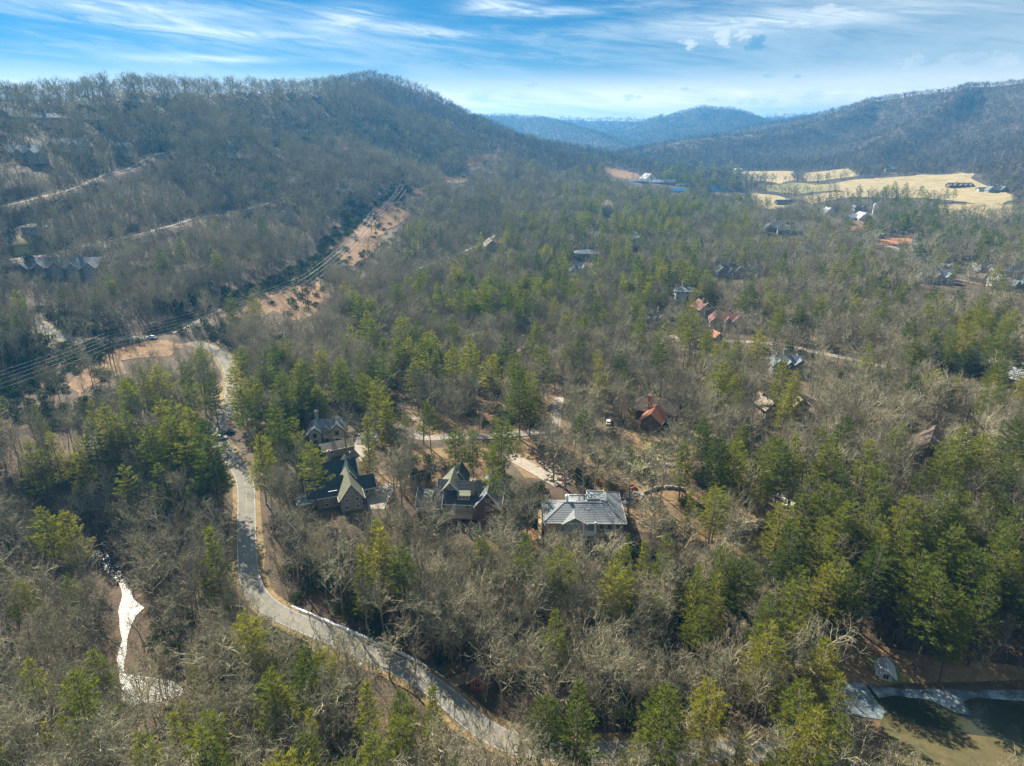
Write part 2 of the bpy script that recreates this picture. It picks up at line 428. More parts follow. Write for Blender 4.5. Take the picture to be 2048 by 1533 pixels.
ROADS = {
    'main': dict(px=[(-120, 612), (0, 632), (70, 645), (125, 678), (200, 682), (292, 674), (340, 678), (395, 688), (435, 706), (455, 732), (464, 760), (463, 790), (455, 820), (441, 842), (434, 862), (441, 886), (462, 915), (484, 945), (492, 980), (493, 1050), (494, 1115), (502, 1168), (524, 1205), (565, 1234), (620, 1258), (700, 1292), (780, 1327), (850, 1364), (900, 1403), (950, 1446), (1010, 1482), (1090, 1500), (1250, 1507), (1450, 1503), (1650, 1520), (1900, 1600)], w=5.0),
    'hill_high': dict(px=[(-60, 430), (0, 415), (60, 400), (140, 380), (220, 345), (290, 318), (332, 303)], w=3.4),
    'hill_low': dict(px=[(-60, 528), (0, 522), (70, 515), (150, 497), (230, 482), (330, 455), (400, 435), (480, 422), (540, 405), (605, 383)], w=3.6),
    'lane_right': dict(px=[(1330, 672), (1400, 682), (1480, 684), (1560, 690), (1640, 706), (1720, 722), (1790, 738)], w=5.0),
    'loop': dict(px=[(1100, 862), (1040, 868), (980, 873), (900, 873), (850, 877), (818, 868), (800, 848), (808, 834), (828, 836), (838, 858)], w=4.6),
    'drive_green': dict(px=[(845, 872), (790, 850), (755, 862), (728, 890), (716, 915)], w=4.0),
    'dirt_drive': dict(px=[(1010, 905), (1050, 928), (1085, 948), (1120, 972)], w=5.0),
    'pale_drive': dict(px=[(1118, 795), (1112, 830), (1108, 868)], w=4.2),
    'creek_lane': dict(px=[(893, 1372), (960, 1345), (1030, 1335), (1100, 1333), (1200, 1337), (1340, 1353), (1450, 1372), (1560, 1390)], w=2.8),
    'far_lane': dict(px=[(1875, 548), (1915, 560), (1960, 566), (2010, 566), (2060, 560)], w=6.0),
    'far_lane_two': dict(px=[(1770, 492), (1800, 498), (1840, 503)], w=7.0),
    'ridge_lane': dict(px=[(1270, 430), (1278, 445), (1285, 465), (1300, 478)], w=4.5),
    'cut_track': dict(px=[(345, 668), (380, 652), (415, 632), (445, 618)], w=3.0),
    'forest_lane': dict(px=[(826, 545), (870, 525), (920, 508), (960, 490), (990, 470)], w=3.6),
}
for k_, r_ in ROADS.items():
    r_['line'] = smooth_line([at(*p) for p in r_['px']])
    r_['z'] = profile(r_['line'], 10 if k_ == 'main' else 6)
RIV_Z, POND_Z = -8.0, -5.0
RIVER_PX = [(188, 1100), (215, 1110), (240, 1135), (262, 1165), (272, 1195), (290, 1216), (275, 1232), (262, 1258), (254, 1290), (250, 1320), (250, 1345), (300, 1352), (345, 1364), (372, 1378), (362, 1396), (320, 1408), (270, 1410), (244, 1400), (240, 1380), (234, 1345), (234, 1310), (242, 1280), (238, 1250), (234, 1225), (240, 1195), (232, 1170), (208, 1140), (180, 1116)]
POND_PX = [(1733, 1372), (1800, 1377), (1900, 1379), (2000, 1382), (2120, 1386), (2260, 1400), (2300, 1540), (2150, 1540), (2060, 1500), (1980, 1478), (1900, 1462), (1830, 1450), (1790, 1432), (1755, 1405)]
RIVER = np.array([plane_at(a, b, RIV_Z) for a, b in RIVER_PX])
POND = np.array([plane_at(a, b, POND_Z) for a, b in POND_PX])
def dist_poly(x, y, poly):
    """signed distance: negative inside"""
    x = np.asarray(x, float); y = np.asarray(y, float)
    d = np.full(x.shape, 1e9); ins = np.zeros(x.shape, bool)
    n = len(poly)
    for i in range(n):
        a = poly[i]; b = poly[(i + 1) % n]
        dx, dy = b - a
        t = np.clip(((x - a[0]) * dx + (y - a[1]) * dy) / (dx * dx + dy * dy + 1e-9), 0, 1)
        d = np.minimum(d, np.hypot(x - a[0] - t * dx, y - a[1] - t * dy))
        c = ((a[1] > y) != (b[1] > y)) & (x < (b[0] - a[0]) * (y - a[1]) / (b[1] - a[1] + 1e-12) + a[0])
        ins ^= c
    return np.where(ins, -d, d)
def dist_line(x, y, line, z=None):
    """distance to a polyline and the height there, over the points near it only"""
    d = np.full(x.shape, 1e9); zz = np.zeros(x.shape)
    for i in range(0, len(line) - 1, 2):
        a = line[i]; b = line[min(i + 2, len(line) - 1)]
        dx, dy = b - a
        t = np.clip(((x - a[0]) * dx + (y - a[1]) * dy) / (dx * dx + dy * dy + 1e-9), 0, 1)
        q = np.hypot(x - a[0] - t * dx, y - a[1] - t * dy)
        m = q < d; d = np.where(m, q, d)
        if z is not None: zz = np.where(m, z[i] + (z[min(i + 2, len(line) - 1)] - z[i]) * t, zz)
    return d, zz
PADS = []          # level ground under the houses: (x, y, radius, z)
def carve_roads():
    for k_, r_ in ROADS.items():
        L = r_['line']; m = 14
        i0, i1 = np.searchsorted(GX, [L[:, 0].min() - m, L[:, 0].max() + m]); j0, j1 = np.searchsorted(GY, [L[:, 1].min() - m, L[:, 1].max() + m])
        sl = (slice(j0, j1), slice(i0, i1)); x, y = XX[sl], YY[sl]
        d, z = dist_line(x, y, L, r_['z'])
        core = r_['w'] / 2 + 3.2
        f = np.clip(1 - (d - core) / 9, 0, 1); f = f * f * (3 - 2 * f)
        ZZ[sl] = ZZ[sl] * (1 - f) + (z - .12) * f
    for poly, z in ((RIVER, RIV_Z), (POND, POND_Z)):
        m = 40
        i0, i1 = np.searchsorted(GX, [poly[:, 0].min() - m, poly[:, 0].max() + m]); j0, j1 = np.searchsorted(GY, [poly[:, 1].min() - m, poly[:, 1].max() + m])
        sl = (slice(j0, j1), slice(i0, i1)); x, y = XX[sl], YY[sl]
        d = dist_poly(x, y, poly)
        f = np.clip(1 - (d - 1.5) / 26, 0, 1); f = f * f * (3 - 2 * f)
        tgt = np.where(d < 2.6, z - .14, z + .30 + np.clip(d - 2.6, 0, 8) * .12)
        rd, _ = dist_line(x, y, ROADS['main']['line']); lk = np.clip((rd - 7) / 8, 0, 1)
        f = np.where(d < 2.6, 1, f * lk)
        ZZ[sl] = ZZ[sl] * (1 - f) + tgt * f
def carve_pads():
    for x0, y0, r0, z0 in PADS:
        m = r0 + 12
        i0, i1 = np.searchsorted(GX, [x0 - m, x0 + m]); j0, j1 = np.searchsorted(GY, [y0 - m, y0 + m])
        sl = (slice(j0, j1), slice(i0, i1))
        d = np.hypot(XX[sl] - x0, YY[sl] - y0)
        f = np.clip(1 - (d - r0) / 10, 0, 1); f = f * f * (3 - 2 * f) * .85
        ZZ[sl] = ZZ[sl] * (1 - f) + z0 * f
carve_roads()
def mesh_obj(name, V, F, mats, parent=None, smooth=False, midx=None):
    me = bpy.data.meshes.new(name); me.from_pydata(V, [], F); me.update()
    for m in (mats if isinstance(mats, (list, tuple)) else [mats]): me.materials.append(MAT[m] if isinstance(m, str) else m)
    if midx is not None: me.polygons.foreach_set('material_index', midx)
    if smooth: me.polygons.foreach_set('use_smooth', [True] * len(me.polygons))
    o = bpy.data.objects.new(name, me); col.objects.link(o)
    if parent is not None: o.parent = parent
    return o
def tag(o, label=None, cat=None, group=None, kind=None):
    if label: o['label'] = label
    if cat: o['category'] = cat
    if group: o['group'] = group
    if kind: o['kind'] = kind
    return o
def build_ground():
    nx, ny = len(GX), len(GY)
    V = np.stack([XX, YY, ZZ], -1).reshape(-1, 3)
    j, i = np.meshgrid(np.arange(ny - 1), np.arange(nx - 1), indexing='ij')
    a = (j * nx + i).ravel(); b = a + 1; c = a + nx + 1; d = a + nx
    F = np.concatenate([np.stack([a, b, c], 1), np.stack([a, c, d], 1)])
    me = bpy.data.meshes.new('ground')
    me.vertices.add(len(V)); me.vertices.foreach_set('co', V.ravel())
    me.loops.add(len(F) * 3); me.loops.foreach_set('vertex_index', F.ravel().astype(np.int32))
    me.polygons.add(len(F)); me.polygons.foreach_set('loop_start', np.arange(0, len(F) * 3, 3, dtype=np.int32))
    me.polygons.foreach_set('loop_total', np.full(len(F), 3, dtype=np.int32))
    cen = V[F].mean(1); rr = np.hypot(cen[:, 0], cen[:, 1])
    me.polygons.foreach_set('material_index', (rr > 640).astype(np.int32))
    me.polygons.foreach_set('use_smooth', np.ones(len(F), dtype=bool))
    me.materials.append(MAT['ground']); me.materials.append(MAT['far_wood'])
    me.update(); me.validate()
    o = bpy.data.objects.new('ground', me); col.objects.link(o); tag(o, kind='structure')
def ribbon(name, line, z, w, mat, dz, off=0.0, jit=0.0, parent=None, kind='structure'):
    t = np.gradient(line, axis=0); t /= np.linalg.norm(t, axis=1)[:, None] + 1e-9
    n = np.stack([-t[:, 1], t[:, 0]], 1)
    c = line + n * off
    jl = (fbm(np.arange(len(c)) * 1.0, np.full(len(c), 3.3 + off), 6, 3, 4) - .5) * 2 * jit; jr = (fbm(np.arange(len(c)) * 1.0, np.full(len(c), 9.3 + off), 6, 3, 6) - .5) * 2 * jit
    a = c + n * (w / 2 + jl)[:, None]; b = c - n * (w / 2 + jr)[:, None]
    V = []; F = []
    for i in range(len(c)):
        V += [(a[i, 0], a[i, 1], z[i] + dz), (b[i, 0], b[i, 1], z[i] + dz)]
        if i: k = 2 * i; F.append((k - 2, k - 1, k + 1, k))
    F = [f[::-1] for f in F] if False else F
    o = mesh_obj(name, V, F, mat, parent)
    if kind: o['kind'] = kind
    return o
def px_poly(pts, plane=None):
    return np.array([at(*p)[:2] if plane is None else plane_at(*p, plane) for p in pts])
def patch(name, poly, mat, dz, step=4.0, z=None, rough=1.0, kind='structure'):
    """a draped sheet inside a polygon given in metres"""
    n = len(poly); B = []
    for i in range(n):
        a, b = poly[i], poly[(i + 1) % n]; L = np.linalg.norm(b - a); m = max(1, int(L / step))
        nn = np.array([-(b - a)[1], (b - a)[0]]) / (L + 1e-9)
        for k in range(m):
            p = a + (b - a) * k / m
            w = (float(fbm(np.array(p[0]), np.array(p[1]), step * 5, 3, 8)) - .5) * 2 * step * rough
            B.append(p + nn * w)
    B = np.array(B)
    g = np.stack(np.meshgrid(np.arange(B[:, 0].min(), B[:, 0].max(), step), np.arange(B[:, 1].min(), B[:, 1].max(), step)), -1).reshape(-1, 2)
    g = g[dist_poly(g[:, 0], g[:, 1], B) < -step * .5]
    pts = [Vector(p) for p in B] + [Vector(p) for p in g]
    ed = [(i, (i + 1) % len(B)) for i in range(len(B))]
    v, e, f, *_ = geometry.delaunay_2d_cdt(pts, ed, [], 1, 1e-4)
    xy = np.array([p[:] for p in v]); zz = H(xy[:, 0], xy[:, 1]) + dz if z is None else np.full(len(xy), z)
    V = np.column_stack([xy, zz]).tolist()
    o = mesh_obj(name, V, [tuple(q) for q in f], mat, smooth=True)
    if kind: o['kind'] = kind
    return o

# ------------------------------------------------------------------ small mesh builder
class MB:
    def __init__(s): s.v = []; s.f = []; s.m = []; s.mi = 0
    def add(s, V, F):
        k = len(s.v); s.v += [tuple(p) for p in V]; s.f += [tuple(i + k for i in f) for f in F]; s.m += [s.mi] * len(F); return s
    def box(s, x0, x1, y0, y1, z0, z1):
        V = [(x0, y0, z0), (x1, y0, z0), (x1, y1, z0), (x0, y1, z0), (x0, y0, z1), (x1, y0, z1), (x1, y1, z1), (x0, y1, z1)]
        return s.add(V, [(0, 3, 2, 1), (4, 5, 6, 7), (0, 1, 5, 4), (1, 2, 6, 5), (2, 3, 7, 6), (3, 0, 4, 7)])
    def prism(s, poly, z0, z1):
        n = len(poly); V = [(p[0], p[1], z0) for p in poly] + [(p[0], p[1], z1) for p in poly]
        return s.add(V, [tuple(range(n))[::-1], tuple(range(n, 2 * n))] + [(i, (i + 1) % n, n + (i + 1) % n, n + i) for i in range(n)])
    def slab(s, quad, t):
        """a sloped plate: four corner points, thickness downwards"""
        n = len(quad); V = [tuple(p) for p in quad] + [(p[0], p[1], p[2] - t) for p in quad]
        return s.add(V, [tuple(range(n)), tuple(range(n, 2 * n))[::-1]] + [(i, n + i, n + (i + 1) % n, (i + 1) % n) for i in range(n)])
    def tube(s, pts, rads, n=3, cap=False):
        pts = [Vector(p) for p in pts]; k = len(s.v); V = []; F = []
        up = None
        for i, p in enumerate(pts):
            d = (pts[min(i + 1, len(pts) - 1)] - pts[max(i - 1, 0)])
            if d.length < 1e-9: d = Vector((0, 0, 1))
            d.normalize()
            if up is None: up = d.orthogonal().normalized()
            a = (up - d * up.dot(d)); a = a.normalized() if a.length > 1e-6 else d.orthogonal().normalized()
            up = a; b = d.cross(a)
            for q in range(n):
                t = 2 * math.pi * q / n; o = a * math.cos(t) + b * math.sin(t)
                V.append(p + o * rads[i])
            if i:
                for q in range(n):
                    F.append(((i - 1) * n + q, (i - 1) * n + (q + 1) % n, i * n + (q + 1) % n, i * n + q))
        if cap: F.append(tuple(range((len(pts) - 1) * n, len(pts) * n))); F.append(tuple(range(n))[::-1])
        return s.add(V, F)
    def mesh(s, name, mats, smooth=False):
        me = bpy.data.meshes.new(name); me.from_pydata(s.v, [], s.f)
        for m in (mats if isinstance(mats, (list, tuple)) else [mats]): me.materials.append(MAT[m])
        if any(s.m): me.polygons.foreach_set('material_index', s.m)
        if smooth: me.polygons.foreach_set('use_smooth', [True] * len(me.polygons))
        me.update(); return me
    def build(s, name, mats, parent=None, smooth=False):
        o = bpy.data.objects.new(name, s.mesh(name, mats, smooth)); col.objects.link(o)
        if parent is not None: o.parent = parent
        return o
def empty(name, loc, rz=0.0, sc=1.0):
    o = bpy.data.objects.new(name, None); col.objects.link(o); o.empty_display_size = 1
    o.location = loc; o.rotation_euler = (0, 0, rz); o.scale = (sc, sc, sc); return o
def link(name, me, parent=None, loc=(0, 0, 0), rz=0.0, sc=(1, 1, 1)):
    o = bpy.data.objects.new(name, me); col.objects.link(o)
    if parent is not None: o.parent = parent
    o.location = loc; o.rotation_euler = (0, 0, rz); o.scale = sc; return o

# ------------------------------------------------------------------ trees
rt = random.Random(5)
def rvec(r=1.0):
    while True:
        v = Vector((rt.uniform(-1, 1), rt.uniform(-1, 1), rt.uniform(-1, 1)))
        if .05 < v.length < 1: return v.normalized() * r
def bare_tree(seed, Ht=20, lod=0):
    """returns (trunk MB, crown MB); crown = limbs, branches, twigs"""
    rt.seed(seed)
    T, C = MB(), MB()
    r0 = .27 * Ht / 20
    lean = rvec(.5); pts = []; p = Vector((0, 0, -1.5)); d = Vector((lean.x * .12, lean.y * .12, 1)).normalized()
    n = 7; fork = Ht * rt.uniform(.6, .8)
    for i in range(n + 1):
        pts.append(p.copy()); p = p + d * ((fork + 1.5) / n); d = (d + rvec(.07)); d.z = max(d.z, .7); d.normalize()
    T.tube(pts, [r0 * (1.35 if i == 0 else 1) * (1 - .62 * i / n) for i in range(n + 1)], 5 if lod == 0 else 3)
    tw = (.018, .038, .11)[lod]
    def branch(p, d, L, r, lev):
        k = {1: 5, 2: 4, 3: 3, 4: 2}[lev] if lod == 0 else (3 if lev < 3 else 2 if lev == 3 else 1)
        P = [p.copy()]; D = [d.copy()]; q = p.copy(); dd = d.copy()
        for i in range(k):
            dd = (dd + rvec(.26 + .05 * lev) + Vector((0, 0, .10))).normalized()
            q = q + dd * (L / k); P.append(q.copy()); D.append(dd.copy())
        C.tube(P, [max(tw * .6, r * (1 - .75 * i / k)) for i in range(k + 1)], (4 if lev == 1 and lod == 0 else 3))
        top = 4 if lod == 0 else 3
        if lod == 2: top = 2
        if lev >= top: return
        m = {1: (6, 6, 5), 2: (5, 5, 0), 3: (3, 0, 0)}[lev][lod]
        for j in range(m):
            t = rt.uniform(.22, 1.0) if j else 1.0
            f = t * k; i = min(int(f), k - 1); bp = P[i].lerp(P[i + 1], f - i)
            sd = D[i].cross(rvec()).normalized()
            nd = (D[i] * rt.uniform(.45, .9) + sd * rt.uniform(.5, .95) + Vector((0, 0, .15))).normalized()
            branch(bp, nd, L * rt.uniform(.42, .62), max(tw, r * .5), lev + 1)
    nl = (rt.choice((8, 9, 10, 11)), 9, 7)[lod]
    for i in range(nl):
        t = .42 + .58 * (i / (nl - 1)) ** .8
        f = t * n; a = min(int(f), n - 1); bp = pts[a].lerp(pts[a + 1], f - a)
        th = i * 2.4 + rt.uniform(-.4, .4)
        el = rt.uniform(.45, .95) + .35 * t
        nd = Vector((math.cos(th), math.sin(th), math.tan(min(el, 1.35)) * .75)).normalized()
        branch(bp, nd, Ht * rt.uniform(.26, .40) * (1.15 - .45 * t), r0 * rt.uniform(.42, .6), 1)
    return T, C
def pine_tree(seed, Ht=25, lod=0, young=False, broad=1.0):
    rt.seed(seed)
    T, C = MB(), MB()
    lean = rvec(.25); n = 6
    pts = [Vector((lean.x * .06 * Ht * (i / n) ** 1.5, lean.y * .06 * Ht * (i / n) ** 1.5, -1.5 + (Ht + 1.2) * i / n)) for i in range(n + 1)]
    r0 = .30 * Ht / 25
    T.tube(pts, [r0 * (1 - .93 * i / n) for i in range(n + 1)], 6 if lod == 0 else 3)
    def on(t):
        f = t * n; a = min(int(f), n - 1); return pts[a].lerp(pts[a + 1], f - a)
    start = .12 if young else rt.uniform(.28, .42)
    rt_p = rt.uniform(.5, .85)
    z = start; W = Ht * (.19 if young else .19) * broad
    C.mi = 0
    # dead snags below the crown
    if not young and lod == 0:
        for i in range(10):
            t = rt.uniform(.15, start + .05); th = rt.uniform(0, 6.28); b = on(t)
            e = b + Vector((math.cos(th), math.sin(th), rt.uniform(-.2, .2))) * rt.uniform(.8, 2.4)
            T.tube([b, e], [.045, .02], 3)
    def tuft(p, d, s):
        nb = (8, 5, 2)[lod]
        for _ in range(nb):
            v = rvec(.75); v.z = v.z * .45 + .16; q = (d * rt.uniform(.5, 1.1) + v).normalized()
            w = q.cross(rvec()).normalized() * s * (.085, .17, .42)[lod]
            L = s * rt.uniform(.8, 1.5)
            C.add([p - w, p + w, p + q * L + w * .55, p + q * L - w * .45], [(0, 1, 2, 3)])
    step = (.044, .055, .10)[lod] * (25 / Ht) ** .3
    while z < .985:
        u = (z - start) / (1 - start)
        prof = (min(1, (u + .12) / .3)) ** .7 * (1 - u) ** .68 * 1.25 if not young else min(1, (u + .10) / .28) * (1 - u) ** rt_p
        gap = rt.random() < (.0 if young else .10)
        k = (5, 4, 3)[lod]
        th0 = rt.uniform(0, 6.28)
        for i in range(k):
            if gap and rt.random() < .7: continue
            th = th0 + 6.283 * i / k + rt.uniform(-.3, .3)
            L = max(.5, W * prof * rt.uniform(.55, 1.2))
            el = -.05 + .55 * u + rt.uniform(-.12, .12)
            h = Vector((math.cos(th), math.sin(th), math.tan(el)))
            b = on(z + rt.uniform(-.01, .01)); P = []
            for a in (0, .35, .7, 1.0):
                P.append(b + h * L * a + Vector((0, 0, .16 * L * a * a)))
            if lod == 0: C.mi = 1; C.tube([P[0], P[2], P[3]], [.055 * (1 - u * .5), .035, .015], 3); C.mi = 0
            nt = max(2, int(L * (3.2, 1.7, .8)[lod]))
            s = (.72, 1.0, 1.7)[lod] * (.8 if young else 1)
            for j in range(nt):
                a = .22 + .78 * (j + rt.random() * .6) / nt
                pp = b + h * L * a + Vector((0, 0, .16 * L * a * a))
                side = Vector((-math.sin(th), math.cos(th), 0)) * rt.uniform(-1, 1) * L * .30 * (1.1 - a * .4)
                tuft(pp + side, (h + side.normalized() * .8 if side.length > .1 else h), s * rt.uniform(.75, 1.2))
        z += step * rt.uniform(.8, 1.3)
    tuft(on(1.0), Vector((0, 0, 1)), .7)
    return T, C
def shrub(seed, lod=0):
    rt.seed(seed); C = MB(); T = MB()
    for i in range(6):
        th = i * 1.05; T.tube([(0, 0, -.6), (math.cos(th) * .9, math.sin(th) * .9, 1.5)], [.06, .03], 3)
    lobes = [(rvec(.9), rt.uniform(.8, 1.4)) for _ in range(7)]
    for i in range((520, 110)[lod]):
        c, r_ = rt.choice(lobes); d = rvec()
        p = Vector((c.x * 1.3, c.y * 1.3, 1.3 + c.z * .7)) + Vector((d.x * 1.25, d.y * 1.25, d.z * .9)) * r_ * rt.uniform(.75, 1)
        if p.z < .1: p.z = .1 + rt.random() * .4
        q = (d + rvec(.9)).normalized(); w = q.cross(rvec()).normalized()
        s = rt.uniform(.16, .3) * (1, 2.1)[lod]
        C.add([p - w * s * .5, p + q * s, p + w * s * .5, p - q * s], [(0, 1, 2, 3)])
    return T, C
def sapling(seed):
    rt.seed(seed); C = MB()
    for i in range(7):
        b = Vector((rt.uniform(-1, 1), rt.uniform(-1, 1), -.3)); H_ = rt.uniform(2.5, 6)
        d = (Vector((0, 0, 1)) + rvec(.35)).normalized(); e = b + d * H_
        C.tube([b, b.lerp(e, .5) + rvec(.2), e], [.035, .025, .012], 3)
        for j in range(9):
            t = rt.uniform(.3, 1); p = b.lerp(e, t); q = (d + rvec(.9)).normalized()
            C.tube([p, p + q * rt.uniform(.6, 1.5)], [.02, .010], 3)
    return C
def joined(name, parts, mats):
    m = MB()
    for i, p in enumerate(parts):
        k = len(m.v); m.v += p.v; m.f += [tuple(a + k for a in f) for f in p.f]
        m.m += [mats.index(mm) for mm in [p.names[x] for x in p.m]]
    me = m.mesh(name, mats); return me
class Proto: pass
def make_proto(kind, seed, lod, mats, **kw):
    o = Proto(); o.H = kw.get('Ht', 1)
    if kind == 'bare': T, C = bare_tree(seed, kw['Ht'], lod)
    elif kind == 'pine': T, C = pine_tree(seed, kw['Ht'], lod, kw.get('young', False), kw.get('broad', 1.0))
    elif kind == 'shrub': T, C = shrub(seed, lod)
    elif kind == 'sapling': T, C = MB(), sapling(seed)
    T.names = [mats[0]]; C.names = [mats[1], mats[0]]
    o.trunk = T.mesh(kind + '_trunk', mats[0], smooth=False) if kind != 'sapling' and lod == 0 else None
    o.crown = C.mesh(kind + '_crown', [mats[1], mats[0]]) if lod == 0 else None
    o.all = joined(kind + '_whole', [T, C], sorted(set(mats)))
    return o
BARE0 = [make_proto('bare', s, 0, ('bark', 'twig'), Ht=20) for s in (11, 12, 13, 14, 15, 16)]
BARE1 = [make_proto('bare', s, 1, ('mid_twig', 'mid_twig'), Ht=20) for s in (21, 22, 23, 24)]
BARE2 = [make_proto('bare', s, 2, ('far_twig', 'far_twig'), Ht=20) for s in (31, 32, 33)]
PINE0 = [make_proto('pine', 41 + i, 0, ('pine_bark', 'pine_needles'), Ht=26, broad=b) for i, b in enumerate((1.0, 1.25, .85, 1.1, .95))]
YOUNG0 = [make_proto('pine', 51 + i, 0, ('pine_bark', 'young_needles'), Ht=15, young=True, broad=b) for i, b in enumerate((1.1, 1.3, 1.0))]
PINE1 = [make_proto('pine', 61 + i, 1, ('pine_bark', 'pine_needles'), Ht=26, broad=b) for i, b in enumerate((1.0, 1.2, .9))]
PINE2 = [make_proto('pine', 71 + i, 2, ('pine_bark', 'pine_needles'), Ht=26, broad=1.1) for i in range(2)]
SHRUB0 = [make_proto('shrub', 81 + i, 0, ('bark', 'laurel_leaf')) for i in range(3)]
SHRUB1 = [make_proto('shrub', 91, 1, ('bark', 'laurel_leaf'))]
SAP0 = [make_proto('sapling', 95 + i, 0, ('bark', 'twig')) for i in range(2)]

def scatter_obj(name, protos, P, idx, rot, scl):
    coll = bpy.data.collections.new(name + '_forms')
    for i, p in enumerate(protos):
        o = bpy.data.objects.new('%s_form_%02d' % (name, i), p.all); coll.objects.link(o)
    me = bpy.data.meshes.new(name); me.vertices.add(len(P)); me.vertices.foreach_set('co', np.asarray(P, np.float32).ravel())
    a = me.attributes.new('pick', 'INT', 'POINT'); a.data.foreach_set('value', np.asarray(idx, np.int32))
    a = me.attributes.new('turn', 'FLOAT_VECTOR', 'POINT'); a.data.foreach_set('vector', np.asarray(rot, np.float32).ravel())
    a = me.attributes.new('size', 'FLOAT_VECTOR', 'POINT'); a.data.foreach_set('vector', np.asarray(scl, np.float32).ravel())
    ob = bpy.data.objects.new(name, me); col.objects.link(ob); ob['kind'] = 'stuff'
    ng = bpy.data.node_groups.new(name + '_spread', 'GeometryNodeTree')
    ng.interface.new_socket('Geometry', in_out='INPUT', socket_type='NodeSocketGeometry')
    ng.interface.new_socket('Geometry', in_out='OUTPUT', socket_type='NodeSocketGeometry')
    N, L = ng.nodes, ng.links
    gi, go = N.new('NodeGroupInput'), N.new('NodeGroupOutput')
    ip = N.new('GeometryNodeInstanceOnPoints'); ci = N.new('GeometryNodeCollectionInfo')
    ci.inputs['Collection'].default_value = coll; ci.inputs['Separate Children'].default_value = True; ci.inputs['Reset Children'].default_value = True
    def na(nm, ty):
        n = N.new('GeometryNodeInputNamedAttribute'); n.data_type = ty; n.inputs['Name'].default_value = nm; return n.outputs['Attribute']
    L.new(gi.outputs[0], ip.inputs['Points']); L.new(ci.outputs[0], ip.inputs['Instance'])
    ip.inputs['Pick Instance'].default_value = True
    L.new(na('pick', 'INT'), ip.inputs['Instance Index'])
    er = N.new('FunctionNodeEulerToRotation'); L.new(na('turn', 'FLOAT_VECTOR'), er.inputs[0]); L.new(er.outputs[0], ip.inputs['Rotation'])
    L.new(na('size', 'FLOAT_VECTOR'), ip.inputs['Scale'])
    L.new(ip.outputs[0], go.inputs[0])
    md = ob.modifiers.new('spread', 'NODES'); md.node_group = ng
    return ob

# ------------------------------------------------------------------ where trees stand
MS = 4
MW, MH = 2048 // MS, 1536 // MS
gx_, gy_ = np.meshgrid(np.arange(MW) * MS + MS / 2, np.arange(MH) * MS + MS / 2)
CLEAR_R = np.zeros((MH, MW)); CLEAR_P = np.zeros((MH, MW))
def clear_px(pts, p, rng_=None, pad=0):
    """keep trees from hiding what stands inside this outline (it is an opening in the woods)"""
    P_ = np.array(pts, float)
    lo, hi = P_.min(0) - pad - 4, P_.max(0) + pad + 4
    i0, i1 = int(max(0, lo[0] // MS)), int(min(MW, hi[0] // MS + 1)); j0, j1 = int(max(0, lo[1] // MS)), int(min(MH, hi[1] // MS + 1))
    if i0 >= i1 or j0 >= j1: return
    sl = (slice(j0, j1), slice(i0, i1))
    m = dist_poly(gx_[sl], gy_[sl], P_) < pad
    if rng_ is None:
        rs = []
        for q in P_:
            w = at(*q); rs.append(math.hypot(w.x, w.y))
        rng_ = max(rs) + 5
    CLEAR_R[sl] = np.where(m & (CLEAR_P[sl] < p), rng_, CLEAR_R[sl]); CLEAR_P[sl] = np.where(m, np.maximum(CLEAR_P[sl], p), CLEAR_P[sl])
def clear_road(key, a, b, half, p):
    """opening along a road between two photograph rows/points a..b (indices of its px list)"""
    pts = ROADS[key]['px'][a:b]
    for q, r_ in zip(pts[:-1], pts[1:]):
        q = np.array(q, float); r_ = np.array(r_, float); d = r_ - q; n = np.array([-d[1], d[0]]) / (np.linalg.norm(d) + 1e-6) * half
        clear_px([q + n, r_ + n, r_ - n, q - n], p)
clear_road('main', 5, 8, 7, .96); clear_road('main', 8, 11, 15, .97); clear_road('main', 12, 17, 17, .95)
clear_road('main', 17, 22, 16, .95); clear_road('main', 22, 25, 21, .93); clear_road('main', 25, 28, 22, .88); clear_road('main', 28, 31, 22, .7); clear_road('main', 2, 4, 6, .7)
clear_road('hill_high', 0, 7, 5, .9); clear_road('hill_low', 0, 9, 5, .85)
clear_road('lane_right', 0, 6, 9, .65); clear_road('loop', 0, 10, 9, .5); clear_road('dirt_drive', 0, 4, 16, .85)
clear_road('pale_drive', 0, 3, 8, .7); clear_road('creek_lane', 0, 4, 8, .3); clear_road('far_lane', 0, 5, 7, .8); clear_road('far_lane_two', 0, 3, 6, .8)
clear_px(RIVER_PX, .6); clear_px([(1745, 1375), (2048, 1382), (2048, 1440), (1960, 1440), (1780, 1425)], .96, pad=6)
clear_px([(1640, 1300), (1745, 1290), (2048, 1335), (2048, 1380), (1735, 1372), (1690, 1360)], .75)
clear_px([(1850, 1450), (1980, 1478), (2048, 1490), (2048, 1533), (1880, 1533)], .4)
